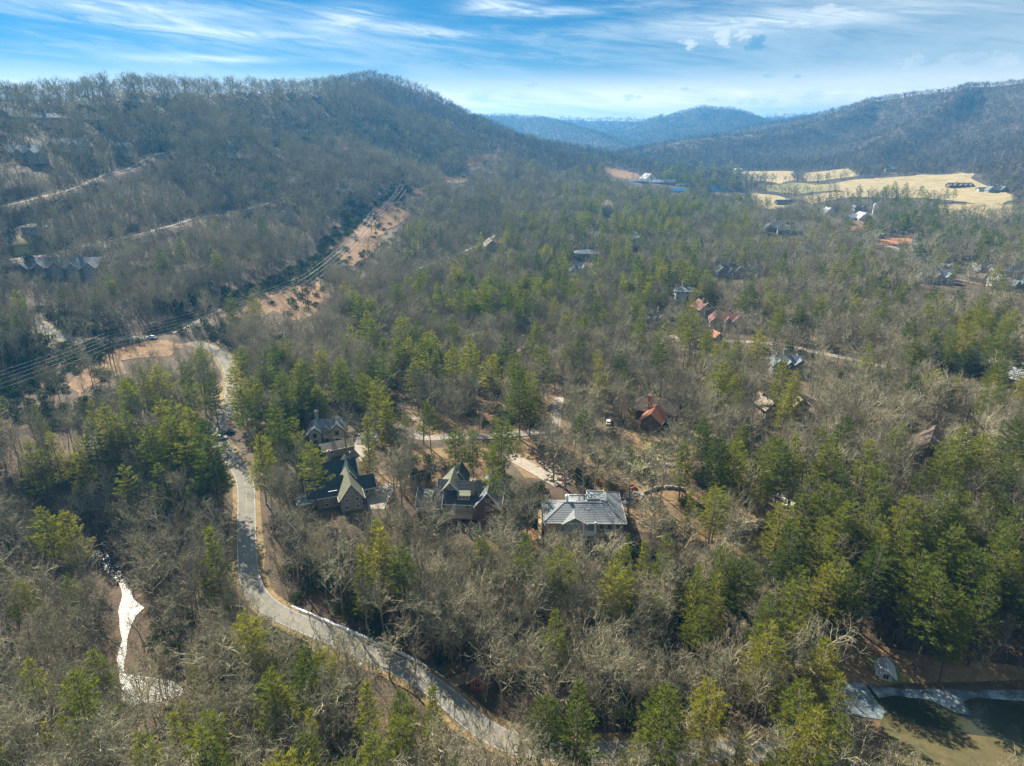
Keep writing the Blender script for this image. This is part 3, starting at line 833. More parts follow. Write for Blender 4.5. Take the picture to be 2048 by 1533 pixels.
CLEARINGS = [
    ('clearing', [(130, 770), (170, 738), (230, 698), (300, 684), (352, 690), (330, 706), (244, 722), (252, 748), (185, 776), (150, 800)], .9),
    ('clearing', [(400, 640), (440, 622), (500, 604), (570, 574), (640, 560), (652, 582), (632, 628), (592, 642), (545, 622), (470, 637)], .85),
    ('clearing', [(668, 490), (700, 470), (728, 432), (758, 405), (808, 402), (812, 432), (785, 462), (757, 486), (740, 515), (705, 535), (668, 512)], .92),
    ('clearing', [(826, 378), (850, 376), (853, 386), (835, 392)], .9),
    ('clearing', [(884, 354), (930, 349), (938, 361), (892, 368)], .9),
    ('clearing', [(925, 325), (960, 311), (1000, 289), (1003, 308), (965, 331), (928, 337)], .9),
    ('clearing', [(1205, 334), (1240, 338), (1292, 354), (1282, 363), (1224, 354)], .95),
    ('redclay', [(1766, 476), (1832, 474), (1826, 489), (1756, 492)], .9),
    ('clearing', [(1690, 436), (1745, 440), (1740, 462), (1695, 462)], .6),
]
FIELDS = [
    ('field', [(1478, 343), (1585, 344), (1592, 360), (1560, 369), (1488, 359)]),
    ('field', [(1592, 349), (1700, 337), (1722, 352), (1625, 364)]),
    ('field', [(1615, 373), (1705, 361), (1790, 355), (1860, 350), (1925, 345), (1962, 368), (2006, 386), (2024, 396), (2006, 412), (1950, 408), (1870, 399), (1800, 397), (1700, 396), (1620, 409), (1585, 396), (1690, 384)]),
    ('lawn', [(1520, 372), (1600, 366), (1690, 379), (1590, 389), (1535, 384)]),
    ('field', [(1505, 388), (1560, 394), (1590, 410), (1530, 420), (1503, 412)]),
    ('field', [(1188, 399), (1226, 401), (1229, 413), (1190, 411)]),
    ('field', [(1530, 447), (1602, 454), (1606, 470), (1560, 468), (1534, 458)]),
    ('field', [(1878, 412), (1960, 410), (2030, 410), (2020, 432), (1970, 436), (1900, 438)]),
    ('field', [(1020, 374), (1050, 380), (1048, 384), (1018, 378)]),
    ('lawn', [(28, 468), (58, 470), (64, 508), (30, 514)]),
    ('clearing', [(8, 320), (85, 316), (90, 330), (10, 334)]),
    ('lawn', [(170, 548), (220, 542), (232, 550), (180, 558)]),
]
YARDS = [
    ('litter', [(1010, 900), (1060, 885), (1150, 880), (1230, 905), (1300, 965), (1420, 985), (1400, 1080), (1270, 1062), (1262, 980), (1120, 972), (1040, 958)]),
    ('litter', [(740, 930), (800, 900), (980, 890), (1010, 930), (990, 965), (860, 970), (760, 985)]),
    ('litter', [(1640, 1296), (1745, 1285), (2080, 1332), (2080, 1384), (1735, 1371), (1690, 1362)]),
    ('litter', [(760, 830), (960, 800), (1120, 790), (1140, 870), (1000, 880), (790, 880)]),
    ('litter', [(1300, 985), (1500, 1000), (1560, 1090), (1500, 1120), (1380, 1090)]),
    ('litter', [(1230, 810), (1420, 800), (1440, 960), (1330, 955), (1250, 900)]),
    ('clearing', [(1040, 1060), (1095, 1060), (1110, 1090), (1060, 1110)]),
    ('litter', [(760, 1440), (880, 1430), (900, 1500), (800, 1533), (740, 1500)]),
]
LAWNS = [
    ('lawn', [(1175, 905), (1240, 900), (1300, 925), (1335, 955), (1300, 962), (1235, 940)]),
    ('lawn', [(1290, 885), (1365, 885), (1385, 915), (1320, 925), (1292, 910)]),
    ('lawn', [(1730, 1318), (1780, 1322), (1830, 1372), (1772, 1373)]),
    ('bank', [(1770, 1430), (1835, 1452), (1985, 1480), (2070, 1502), (2080, 1600), (1720, 1580)]),
    ('concrete', [(702, 900), (716, 868), (742, 862), (740, 900), (722, 925)]),
    ('concrete', [(732, 985), (772, 968), (790, 975), (768, 1020), (738, 1018)]),
    ('icy', [(1640, 1372), (1722, 1368), (1748, 1408), (1790, 1440), (1745, 1436), (1660, 1424)]),
]
OPEN = [([(1040, 790), (1440, 790), (1430, 1080), (1280, 1090), (1262, 975), (1100, 970), (1020, 900)], .46),
        ([(740, 830), (1010, 800), (1010, 960), (860, 970), (745, 960)], .75),
        ([(1640, 1290), (2048, 1320), (2048, 1380), (1735, 1372)], .25),
        ([(1440, 960), (1560, 990), (1540, 1120), (1400, 1100)], .45),
        ([(700, 1180), (900, 1300), (870, 1340), (560, 1230)], .8)]
ROWS = [300, 400, 500, 600, 700, 800, 900, 1000, 1100, 1200, 1300, 1400, 1490]
CMAP = np.array([
    [0, 0, 0, 0, 0, 0, 0, .2, .2, .3, .3, .2, 0, 0, 0, 0],
    [0, 0, 0, 0, 0, 0, .6, .8, 1, 4, 5, 3, .6, 2, 6, 1],
    [0, .4, .8, .8, .2, .3, 2.5, .8, 3.5, 5, 6, 3, 1, 2, 2.5, 2],
    [3, 1, .8, .8, .6, 1, 2.5, 5, 7.5, 6, 5, 2.5, 1.2, 1.6, 2.5, 3],
    [2, .5, .5, 1, 1.5, 3, 3, 5, 5, 4.5, 5, 4.5, 2.5, 2.5, 5, 6],
    [1.5, 4, 4.5, 5.5, 6.5, 5, 5.5, 5, 2, 2, 1, 1.6, 2.5, 3, 4.5, 5],
    [3.5, 5, 5, 5.5, 1.2, 3, 4, 4, 1.6, .8, 1.5, 4.5, 4.5, 3.5, 3.5, 6],
    [3, 3.5, 2.5, 1.6, 1.2, 1, 2.5, 1.6, .2, .8, 2.5, 3.5, 8, 9, 8, 7],
    [4, 2.5, 1.2, 3, 1.5, 3, 1.6, .8, .8, 2, 3, 4.5, 7.5, 9, 9, 9],
    [3, 1.6, 1, .8, 2, 2, 1, .4, .3, 1, 1, 4, 6, 7, 8, 9],
    [1.6, 1.2, 1.6, 1.6, 2.5, 2, 1, .3, .3, .8, .8, 1.2, 2.5, 2, 4.5, 6],
    [1.6, 1.6, 1.6, 2, 2, 4.5, 4, 1.2, 3, 1.6, .8, .6, 3, .3, .2, .2],
    [3, 3.5, 4, 4.5, 5, 5, 4, 2, 3.5, 4.5, 4, 4, 2.5, 1, .6, .6]]) / 10
def cmap(px, py):
    u = np.clip(px / 128 - .5, 0, 14.999); v = np.interp(py, ROWS, np.arange(len(ROWS))); v = np.clip(v, 0, len(ROWS) - 1.001)
    i = u.astype(int); j = v.astype(int); fu = u - i; fv = v - j
    r_ = (CMAP[j, i] * (1 - fu) + CMAP[j, i + 1] * fu) * (1 - fv) + (CMAP[j + 1, i] * (1 - fu) + CMAP[j + 1, i + 1] * fu) * fv
    return np.where((py < 340), r_ * .3, r_)
# what each azimuth sees over
NA, NR = 360, 900
az_g = np.linspace(R(-55), R(55), NA); r_g = np.geomspace(60, 14000, NR)
A_, B_ = np.meshgrid(az_g, r_g, indexing='ij')
tz = (H(B_ * np.sin(A_), B_ * np.cos(A_)) - CAMH) / B_
HORZ = np.maximum.accumulate(tz, axis=1)
def visible(x, y, top):
    r = np.hypot(x, y); a = np.arctan2(x, y)
    i = np.clip(((a - az_g[0]) / (az_g[1] - az_g[0])).astype(int), 0, NA - 2); j = np.clip(np.searchsorted(r_g, r) - 2, 0, NR - 1)
    hz = np.minimum(HORZ[i, j], HORZ[i + 1, j])
    return (H(x, y) + top - CAMH) / r > hz - .004

BLOCK_W = []   # (poly in metres, margin)
for lst, mg in ((CLEARINGS, 0), (FIELDS, 2)):
    for it in lst: BLOCK_W.append((px_poly(it[1]), mg))
for it in LAWNS[3:]: BLOCK_W.append((px_poly(it[1]), 1))
BRUSH_PX = [(-60, 760), (-60, 850), (60, 810), (150, 775), (235, 700), (400, 648), (640, 556), (690, 500), (745, 430), (800, 404), (830, 378), (775, 392), (700, 425), (645, 490), (560, 548), (430, 605), (300, 662), (180, 700), (60, 735)]
BRUSH = px_poly(BRUSH_PX)
BLOCK_W.append((BRUSH, 0)); clear_px(BRUSH_PX, .85)
BLOCK_W += [(RIVER, 2.0), (POND, 2.0)]
def free_ground(x, y):
    ok = np.ones(len(x), bool)
    for k_, r_ in ROADS.items():
        L = r_['line']; m = r_['w'] / 2 + (2.6 if k_ == 'main' else 1.6)
        s = (x > L[:, 0].min() - m) & (x < L[:, 0].max() + m) & (y > L[:, 1].min() - m) & (y < L[:, 1].max() + m) & ok
        if s.any():
            d, _ = dist_line(x[s], y[s], L); ok[np.where(s)[0][d < m]] = False
    for poly, mg in BLOCK_W:
        m = mg + 1
        s = (x > poly[:, 0].min() - m) & (x < poly[:, 0].max() + m) & (y > poly[:, 1].min() - m) & (y < poly[:, 1].max() + m) & ok
        if s.any():
            d = dist_poly(x[s], y[s], poly); ok[np.where(s)[0][d < mg]] = False
    for x0, y0, r0, z0 in PADS:
        ok &= np.hypot(x - x0, y - y0) > r0 * .92
    return ok
def not_hiding(x, y, h, wr, strength=1.0):
    z = H(x, y); r = np.hypot(x, y); keep = np.ones(len(x), bool); u = rng.random(len(x))
    for f in (.25, .5, .75, .98):
        for s in (-.7, 0, .7):
            if s and f > .9: continue
            px, py, dd = proj(np.stack([x + s * wr, y, z + h * f], -1))
            i = (px // MS).astype(int); j = (py // MS).astype(int)
            ins = (i >= 0) & (i < MW) & (j >= 0) & (j < MH) & (dd > 0)
            ii = np.where(ins, i, 0); jj = np.where(ins, j, 0)
            hid = ins & (CLEAR_R[jj, ii] > r + 1) & (u < CLEAR_P[jj, ii] * strength)
            keep &= ~hid
    return keep
def candidates(r0, r1, sp, half=R(47)):
    xs = np.arange(-r1 * math.sin(half), r1 * math.sin(half), sp); ys = np.arange(0, r1, sp)
    X, Y = np.meshgrid(xs, ys); X = X.ravel() + rng.uniform(-.48, .48, X.size) * sp; Y = Y.ravel() + rng.uniform(-.48, .48, Y.size) * sp
    r = np.hypot(X, Y); a = abs(np.arctan2(X, Y))
    m = (r > r0) & (r < r1) & (a < half)
    return X[m], Y[m]
TREES = []    # (kind, x, y, height, proto)
def plan_trees(NOTABLE):
    out = []
    for it in NOTABLE:
        px, py, h = it[:3]; w = at(px, py, h)
        out.append(('young' if len(it) > 3 and it[3] == 'y' else 'bare' if len(it) > 3 and it[3] == 'b' else 'pine', w.x, w.y, h))
    nx = np.array([o[1] for o in out]); ny = np.array([o[2] for o in out])
    for (r0, r1, sp, hs) in ((60, 150, 5.0, 1.0), (60, 420, 5.0, 1.0), (420, 800, 6.2, 1.0), (800, 2000, 7.4, 1.12), (2000, 4600, 11, .85), (4600, 9000, 34, 2.8)):
        X, Y = candidates(r0, r1, sp)
        m = visible(X, Y, 22 * hs); X, Y = X[m], Y[m]
        m = free_ground(X, Y); X, Y = X[m], Y[m]
        n = len(X); Z = H(X, Y)
        px, py, dd = proj(np.stack([X, Y, Z + 14], -1))
        keep = np.ones(n, bool)
        for poly, f in OPEN:
            ins = dist_poly(px, py, np.array(poly, float)) < 0
            keep &= ~(ins & (rng.random(n) > f))
        clump = fbm(X, Y, 28, 3, 77)
        con = cmap(px, py) * np.where((py > 380) & (py < 740), .85, np.where(py > 1300, .95, .92))
        con = np.clip(con * (.35 + 1.3 * (clump > .5)) , 0, .96)
        isp = rng.random(n) < con
        low = (py > 1000) & (px < 1500)
        yg = rng.random(n) < np.where(low, .65, .22)
        h = np.where(isp, rng.uniform(19, 29, n), rng.uniform(13, 22, n)) * np.where(rng.random(n) < .12, .7, 1)
        h = np.where(isp & ~yg, h * .9, h); h = np.where(isp & yg, rng.uniform(6, 13, n), h) * hs ** .5
        rr_ = np.hypot(X, Y)
        if r0 < 2000:      # tall thin trees along the crest, against the sky
            ai = np.clip(((np.arctan2(X, Y) - az_g[0]) / (az_g[1] - az_g[0])).astype(int), 0, NA - 1)
            sky_ = ((Z + h * .55 - CAMH) / rr_ > HORZ[ai, -1]) & (rr_ > 550)
            h = np.where(sky_ & ~isp, rng.uniform(14, 21, n), h); keep &= ~(sky_ & (rng.random(n) < .38))
        if r0 < 2000:
            near = np.zeros(n, bool)
            for a, b in zip(nx, ny):
                s = (abs(X - a) < 4) & (abs(Y - b) < 4); near |= s
            keep &= ~near
            keep &= not_hiding(X, Y, h, np.where(isp, 3.5, 4.5))
        keep &= ~((px > 1280) & (py > 560) & (py < 900) & (rng.random(n) < .2))
        if r1 == 150: keep &= (px < 1640)
        # bare trees grow thinner than the pines stand
        keep &= (rng.random(n) < np.where(isp, .62, np.where(rr_ < 420, .80, .95)))
        for i in np.where(keep)[0]:
            out.append((('young' if yg[i] else 'pine') if isp[i] else 'bare', X[i], Y[i], h[i]))
    return out

NOTABLE = [(900, 690, 27), (705, 570, 24), (1018, 665, 27), (1075, 640, 25), (1040, 735, 28), (1330, 640, 25), (1010, 555, 24), (985, 540, 24), (1270, 590, 24), (880, 455, 24), (430, 500, 22), (355, 475, 22),
 (1105, 530, 24), (1130, 520, 24), (1150, 545, 25), (1180, 565, 26), (1200, 590, 26), (1075, 560, 24), (1050, 580, 25), (955, 570, 24), (1520, 655, 26), (1560, 610, 24), (1455, 700, 25), (1420, 650, 25),
 (1715, 585, 25), (1825, 630, 26), (1690, 825, 26), (1780, 725, 17, 'y'), (1875, 735, 22), (2030, 615, 27), (1940, 640, 26), (1960, 600, 25), (1990, 660, 26), (1590, 740, 24), (1370, 620, 24),
 (730, 830, 24, 'y'), (905, 845, 24), (985, 900, 23), (1000, 830, 25), (1060, 740, 26), (765, 700, 25), (560, 745, 25), (600, 730, 25), (520, 700, 26), (470, 730, 24), (640, 690, 24), (680, 720, 25), (545, 820, 24),
 (310, 730, 24), (200, 810, 26), (175, 840, 26), (220, 830, 26), (255, 820, 25), (300, 850, 26), (330, 835, 26), (365, 845, 26), (400, 840, 27), (415, 870, 26), (420, 750, 24), (380, 750, 24), (145, 880, 25), (60, 880, 24), (100, 865, 24),
 (80, 1010, 24), (130, 1020, 24), (320, 925, 24), (420, 1055, 24, 'y'), (380, 975, 15, 'y'), (745, 1060, 24, 'y'), (720, 1090, 22, 'y'), (1160, 1355, 27, 'y'), (725, 1360, 24, 'y'), (860, 1365, 17, 'y'), (615, 1420, 18, 'y'), (380, 1300, 14, 'y'), (345, 1430, 17, 'y'),
 (1690, 1350, 19, 'y'), (1750, 1000, 26), (1620, 940, 26), (1660, 960, 26), (1700, 930, 26), (1560, 1000, 25), (1590, 1050, 25), (1640, 1030, 26), (1780, 930, 26), (1820, 990, 26), (1860, 1010, 26), (1900, 960, 26), (1760, 1080, 27), (1800, 1060, 27),
 (1840, 1100, 27), (1920, 1050, 26), (1960, 1100, 27), (2010, 1060, 27), (2035, 1010, 26), (1990, 1150, 26), (1880, 1150, 27), (1930, 1180, 26), (1690, 1110, 26), (1720, 1150, 25), (1650, 1120, 25), (1600, 1130, 28), (2020, 900, 26), (1980, 870, 25), (1940, 850, 28),
 (2040, 830, 28), (1900, 870, 27), (1430, 960, 25), (1380, 975, 16, 'y'), (1460, 1090, 24), (1490, 1110, 24), (1400, 1130, 24, 'y'), (1440, 1150, 23, 'y'), (1440, 870, 26), (1475, 880, 26), (1570, 880, 27), (1600, 870, 26), (1670, 870, 26), (1740, 880, 27), (1285, 1080, 18, 'y'), (1230, 1100, 16, 'y'),
 (1060, 1250, 22, 'b'), (690, 1270, 15, 'b'), (770, 1250, 15, 'b'), (820, 1270, 16, 'b'), (1170, 870, 24, 'b'), (1195, 850, 24, 'b'), (1265, 880, 25, 'b'), (1110, 830, 24, 'b'), (1135, 840, 24, 'b'), (1310, 870, 24, 'b'), (1370, 840, 24, 'b')]
LANDMARKS = [   # (words, px, py, reach)
    ("the grey hip-roofed house", 1165, 1020, 40), ("the house with two shed dormers", 920, 1010, 30), ("the dark green roofed house", 670, 975, 30),
    ("the copper roofed chalet", 1295, 830, 10), ("the brown A-frame house", 1840, 900, 10), ("the sunlit river pool", 300, 1385, 20), ("the narrow glinting river", 262, 1200, 20),
    ("the icy pond", 1900, 1400, 60), ("the sharp road bend", 530, 1195, 10), ("the road junction with cars", 445, 870, 10), ("the small brown hut by the road", 955, 1370, 0),
    ("the snow bank along the road", 760, 1290, 20), ("the road at the picture's bottom edge", 1000, 1480, 10), ("the bottom left corner", 60, 1500, 0), ("the tilted wooden power poles", 228, 735, 0),
    ("the small white roofed shed", 1768, 1352, 0), ("the stone wall in the yard", 1340, 925, 0), ("the creekside lane", 1250, 1345, 10), ("the red clay patch among pines", 1985, 1110, 0),
    ("the orange fenced yard trees", 1195, 965, 0), ("the roadside mailbox post", 720, 1335, 0), ("the pale gravel drive", 1110, 830, 0), ("the loop driveway", 810, 850, 0), ("the straight middle stretch of road", 493, 1060, 0),
    ("the picture's left edge at the river's height", 30, 1200, 0), ("the picture's lower left pines", 110, 1040, 0), ("the bottom edge right of the road", 1350, 1500, 20), ("the tall yellow-green roadside pine", 1160, 1400, 10),
    ("the debris on the clay slope", 1565, 1010, 0), ("the brown roofed house in the trees", 1570, 815, 0), ("the bottom edge below the river pool", 400, 1500, 10), ("the lone round olive tree by the pond", 1690, 1400, 10),
    ("the slope below the hip-roofed house", 1150, 1180, 10), ("the slope below the dormer house", 900, 1150, 10), ("the thick pine stand", 1750, 1120, 20), ("the edge of the thick pine stand", 1480, 1180, 10), ("the mossy bank at the bottom right", 1880, 1490, 10),
    ("the upper road curve", 455, 735, 0), ("the woods between river and road", 400, 1180, 0), ("the bottom edge left of the road", 700, 1490, 10),
]

# ------------------------------------------------------------------ building materials
def wallmat(name, a, b, sc=1.2, kind='stone'):
    k = Mt(name); v = k.coord()
    if kind == 'stone':
        vo = k.n('ShaderNodeTexVoronoi'); k.l(v, vo.inputs['Vector']); vo.inputs['Scale'].default_value = 2.2
        c = k.mix(k.mr(vo.outputs['Color'], .2, .8), a, b); k.bump(vo.outputs['Distance'], .06)
    else:
        wv = k.n('ShaderNodeTexWave', wave_type='BANDS', bands_direction='Z'); k.l(v, wv.inputs['Vector']); wv.inputs['Scale'].default_value = 1.6; wv.inputs['Distortion'].default_value = .3
        c = k.mix(k.mr(k.noise(v, sc, 5), .3, .7), a, b); k.bump(wv.outputs['Fac'], .03)
    k.col(c); MAT[name] = k.m
def roofmat(name, a, b, metal=False, rough=.8):
    k = Mt(name); v = k.coord()
    c = k.mix(k.mr(k.noise(v, .5, 6, .7), .3, .7), a, b)
    c = k.mix(k.mr(k.noise(v, 5, 3, .7), .3, .7, 0, .45), c, tuple(x * .6 for x in a))
    k.b.inputs['Roughness'].default_value = rough
    if metal: k.b.inputs['Metallic'].default_value = .4
    wv = k.n('ShaderNodeTexWave', wave_type='BANDS', bands_direction='X' if metal else 'Z'); k.l(v, wv.inputs['Vector']); wv.inputs['Scale'].default_value = 1.1; wv.inputs['Distortion'].default_value = .4
    k.bump(wv.outputs['Fac'], .05); k.col(c); MAT[name] = k.m
wallmat('stone_tan', (.18, .155, .12), (.29, .25, .195)); wallmat('stone_grey', (.20, .19, .18), (.34, .32, .29))
wallmat('siding_tan', (.34, .29, .22), (.42, .37, .29), kind='board'); wallmat('siding_brown', (.13, .08, .055), (.20, .13, .09), kind='board')
wallmat('siding_white', (.55, .54, .50), (.66, .65, .61), kind='board'); wallmat('siding_grey', (.22, .23, .23), (.30, .31, .31), kind='board')
wallmat('siding_green', (.10, .12, .09), (.15, .17, .13), kind='board'); wallmat('osb', (.42, .27, .13), (.55, .38, .20), kind='board')
wallmat('red_wood', (.22, .08, .05), (.32, .13, .08), kind='board')
roofmat('roof_grey', (.17, .185, .195), (.24, .255, .265)); roofmat('roof_flat', (.26, .28, .28), (.34, .36, .36)); roofmat('roof_dark', (.045, .055, .06), (.08, .09, .095))
roofmat('roof_green', (.035, .06, .062), (.06, .085, .085), True, .5); roofmat('roof_moss_sunlit', (.13, .14, .095), (.19, .195, .13)); roofmat('roof_brown', (.12, .085, .065), (.19, .14, .11))  # the moss tone also carries painted sunlight on the stone house's front gable
roofmat('roof_copper', (.30, .12, .07), (.42, .19, .11), True, .45); roofmat('roof_red', (.16, .07, .06), (.24, .11, .10)); roofmat('roof_blue', (.05, .22, .42), (.08, .30, .52), True, .5)
roofmat('roof_white', (.40, .43, .46), (.54, .57, .60)); roofmat('roof_slate', (.12, .15, .17), (.19, .22, .25)); roofmat('roof_tan', (.30, .25, .18), (.38, .32, .24))
flat('trim_pale', (.62, .60, .53)); flat('trim_dark', (.06, .05, .045)); flat('trim_wood', (.40, .29, .17)); flat('white_metal', (.78, .79, .80), .4); flat('timber', (.13, .09, .06)); flat('orange_net', (.45, .11, .05))
flat('glass', (.03, .045, .055), .08, var=.3); MAT['glass'].node_tree.nodes['Principled BSDF'].inputs['Specular IOR Level'].default_value = .8
flat('wire_metal', (.66, .68, .70), .45, .2); flat('rubber', (.02, .02, .02)); flat('paint_silver', (.55, .57, .6), .3, .3); flat('paint_dark', (.03, .04, .055), .25, .2); flat('paint_car_white', (.78, .78, .77), .3)
flat('rock', (.30, .26, .21), var=.35, scale=1.1, bump=.1); flat('insulator', (.30, .16, .10), .3)

# ------------------------------------------------------------------ houses
WIN = {}
def window(root, x, y, z, w, h, face, trim='trim_pale'):
    """face: 0 front (-y), 1 right (+x), 2 back, 3 left"""
    k = (w, h, trim)
    if k not in WIN:
        f = MB(); t = .12
        f.box(-w / 2, w / 2, -.06, .06, h / 2 - t, h / 2).box(-w / 2, w / 2, -.06, .06, -h / 2, -h / 2 + t).box(-w / 2, -w / 2 + t, -.06, .06, -h / 2 + t, h / 2 - t).box(w / 2 - t, w / 2, -.06, .06, -h / 2 + t, h / 2 - t).box(-.03, .03, -.05, .05, -h / 2 + t, h / 2 - t)
        p = MB().box(-w / 2 + t, w / 2 - t, -.02, .03, -h / 2 + t, h / 2 - t)
        WIN[k] = (f.mesh('window', trim), p.mesh('pane', 'glass'))
    o = link('window', WIN[k][0], root, (x, y, z), (0, math.pi / 2, math.pi, -math.pi / 2)[face])
    link('pane', WIN[k][1], o)
    return o
def wing(root, cx, cy, w, d, h, roof, rh, wm, rm, trim='trim_pale', ev=.7, win=True, z0=-3.5, faces=(0, 1, 3), storeys=None, wsz=(1.3, 1.5), th=.22):
    x0, x1, y0, y1 = cx - w / 2, cx + w / 2, cy - d / 2, cy + d / 2
    B = MB(); B.box(x0, x1, y0, y1, z0, h)
    if roof == 'gx':
        for x in (x0, x1): B.add([(x, y0, h), (x, y1, h), (x, cy, h + rh)], [(0, 1, 2) if x == x1 else (0, 2, 1)])
    if roof == 'gy':
        for y in (y0, y1): B.add([(x0, y, h), (x1, y, h), (cx, y, h + rh)], [(0, 1, 2) if y == y0 else (0, 2, 1)])
    B.build('wall', wm, root)
    Rf = MB(); F = MB()
    if roof == 'gx':
        s = rh / (d / 2); e = ev * s
        for sg in (-1, 1):
            yb = cy + sg * (d / 2 + ev)
            q = [(x0 - ev, yb, h - e + .12), (x1 + ev, yb, h - e + .12), (x1 + ev, cy, h + rh + .12), (x0 - ev, cy, h + rh + .12)]
            Rf.slab(q if sg < 0 else q[::-1], th)
            for x in (x0 - ev - .06, x1 + ev + .06):
                F.slab([(x - .06, yb, h - e + .20), (x + .06, yb, h - e + .20), (x + .06, cy, h + rh + .20), (x - .06, cy, h + rh + .20)][::1 if sg < 0 else -1], .42)
            F.box(x0 - ev, x1 + ev, *sorted((yb, yb + sg * .1)), h - e - .16, h - e + .1)
    elif roof == 'gy':
        s = rh / (w / 2); e = ev * s
        for sg in (-1, 1):
            xb = cx + sg * (w / 2 + ev)
            q = [(xb, y0 - ev, h - e + .12), (cx, y0 - ev, h + rh + .12), (cx, y1 + ev, h + rh + .12), (xb, y1 + ev, h - e + .12)]
            Rf.slab(q if sg < 0 else q[::-1], th)
            for y in (y0 - ev - .06, y1 + ev + .06):
                F.slab([(xb, y - .06, h - e + .20), (cx, y - .06, h + rh + .20), (cx, y + .06, h + rh + .20), (xb, y + .06, h - e + .20)][::1 if sg < 0 else -1], .42)
            F.box(*sorted((xb, xb + sg * .1)), y0 - ev, y1 + ev, h - e - .16, h - e + .1)
    elif roof == 'hip':
        X0, X1, Y0, Y1 = x0 - ev, x1 + ev, y0 - ev, y1 + ev; m = min(X1 - X0, Y1 - Y0) / 2
        if X1 - X0 >= Y1 - Y0: a, b = (X0 + m, cy), (X1 - m, cy)
        else: a, b = (cx, Y0 + m), (cx, Y1 - m)
        zt = h + rh; zb_ = h - .05
        V = [(X0, Y0, zb_), (X1, Y0, zb_), (X1, Y1, zb_), (X0, Y1, zb_), (a[0], a[1], zt), (b[0], b[1], zt)]
        if X1 - X0 >= Y1 - Y0: Fc = [(0, 1, 5, 4), (1, 2, 5), (2, 3, 4, 5), (3, 0, 4), (3, 2, 1, 0)]
        else: Fc = [(0, 1, 4), (1, 2, 5, 4), (2, 3, 5), (3, 0, 4, 5), (3, 2, 1, 0)]
        Rf.add(V, Fc)
        F.box(X0 - .08, X1 + .08, Y0 - .1, Y0 - .003, zb_ - .3, zb_ + .02).box(X0 - .08, X1 + .08, Y1 + .003, Y1 + .1, zb_ - .3, zb_ + .02).box(X0 - .1, X0 - .003, Y0, Y1, zb_ - .3, zb_ + .02).box(X1 + .003, X1 + .1, Y0, Y1, zb_ - .3, zb_ + .02)
        Rf.tube([(a[0], a[1], zt + .03), (b[0], b[1], zt + .03)], [.14, .14], 4)
        for c, t in (((X0, Y0), a), ((X0, Y1), a if X1 - X0 >= Y1 - Y0 else b), ((X1, Y0), b if X1 - X0 >= Y1 - Y0 else a), ((X1, Y1), b)):
            Rf.tube([(c[0], c[1], zb_ + .03), (t[0], t[1], zt + .03)], [.12, .12], 4)
    elif roof == 'flat':
        Rf.box(x0 + .25, x1 - .25, y0 + .25, y1 - .25, h - .2, h + .05)
        F.box(x0 - .05, x1 + .05, y0 - .05, y0 + .25, h - .1, h + .4).box(x0 - .05, x1 + .05, y1 - .25, y1 + .05, h - .1, h + .4).box(x0 - .05, x0 + .25, y0 + .25, y1 - .25, h - .1, h + .4).box(x1 - .25, x1 + .05, y0 + .25, y1 - .25, h - .1, h + .4)
    elif roof == 'shed':      # higher at the back
        q = [(x0 - ev, y0 - ev, h + .05), (x1 + ev, y0 - ev, h + .05), (x1 + ev, y1, h + rh), (x0 - ev, y1, h + rh)]
        Rf.slab(q, .18)
    r = Rf.build('roof', rm, root)
    if F.v: F.build('barge_board' if roof != 'flat' else 'parapet', trim, r)
    if win:
        ns = storeys or max(1, round(h / 3.1))
        for f in faces:
            L = w if f in (0, 2) else d; n = max(1, int((L - 1) / 3.0))
            for s_ in range(ns):
                z = h / ns * s_ + h / ns * .55
                for i in range(n):
                    u = (i + .5) / n * L - L / 2
                    P = {0: (cx + u, y0 - .05), 1: (x1 + .05, cy + u), 2: (cx + u, y1 + .05), 3: (x0 - .05, cy + u)}[f]
                    window(root, P[0], P[1], z, wsz[0], wsz[1], f, trim)
        if roof in ('gy',) and 0 in faces and w > 5: window(root, cx, y0 - .05, h + rh * .3, 1.1, 1.2, 0, trim)
    return r
def chimney(root, x, y, z0, z1, w=1.2, d=1.0, m='stone_tan'):
    MB().box(x - w / 2, x + w / 2, y - d / 2, y + d / 2, z0, z1).box(x - w / 2 - .12, x + w / 2 + .12, y - d / 2 - .12, y + d / 2 + .12, z1, z1 + .18).box(x - w * .25, x + w * .25, y - d * .25, y + d * .25, z1 + .18, z1 + .5).build('chimney', m, root)
def dormer(root, x, y, z, w, d, h, rm, wm, trim='trim_pale', n=2):
    """a shed dormer box on a roof slope, front at y"""
    b = MB().box(x - w / 2, x + w / 2, y, y + d, z - 1, z + h).build('dormer', wm, root)
    q = [(x - w / 2 - .3, y - .4, z + h + .1), (x + w / 2 + .3, y - .4, z + h + .1), (x + w / 2 + .3, y + d + .6, z + h + .75), (x - w / 2 - .3, y + d + .6, z + h + .75)]
    MB().slab(q, .2).build('dormer_roof', rm, b)
    for i in range(n):
        window(root, x + ((i + .5) / n - .5) * (w - .4), y - .05, z + h * .52, (w - .6) / n, h * .68, 0, trim)
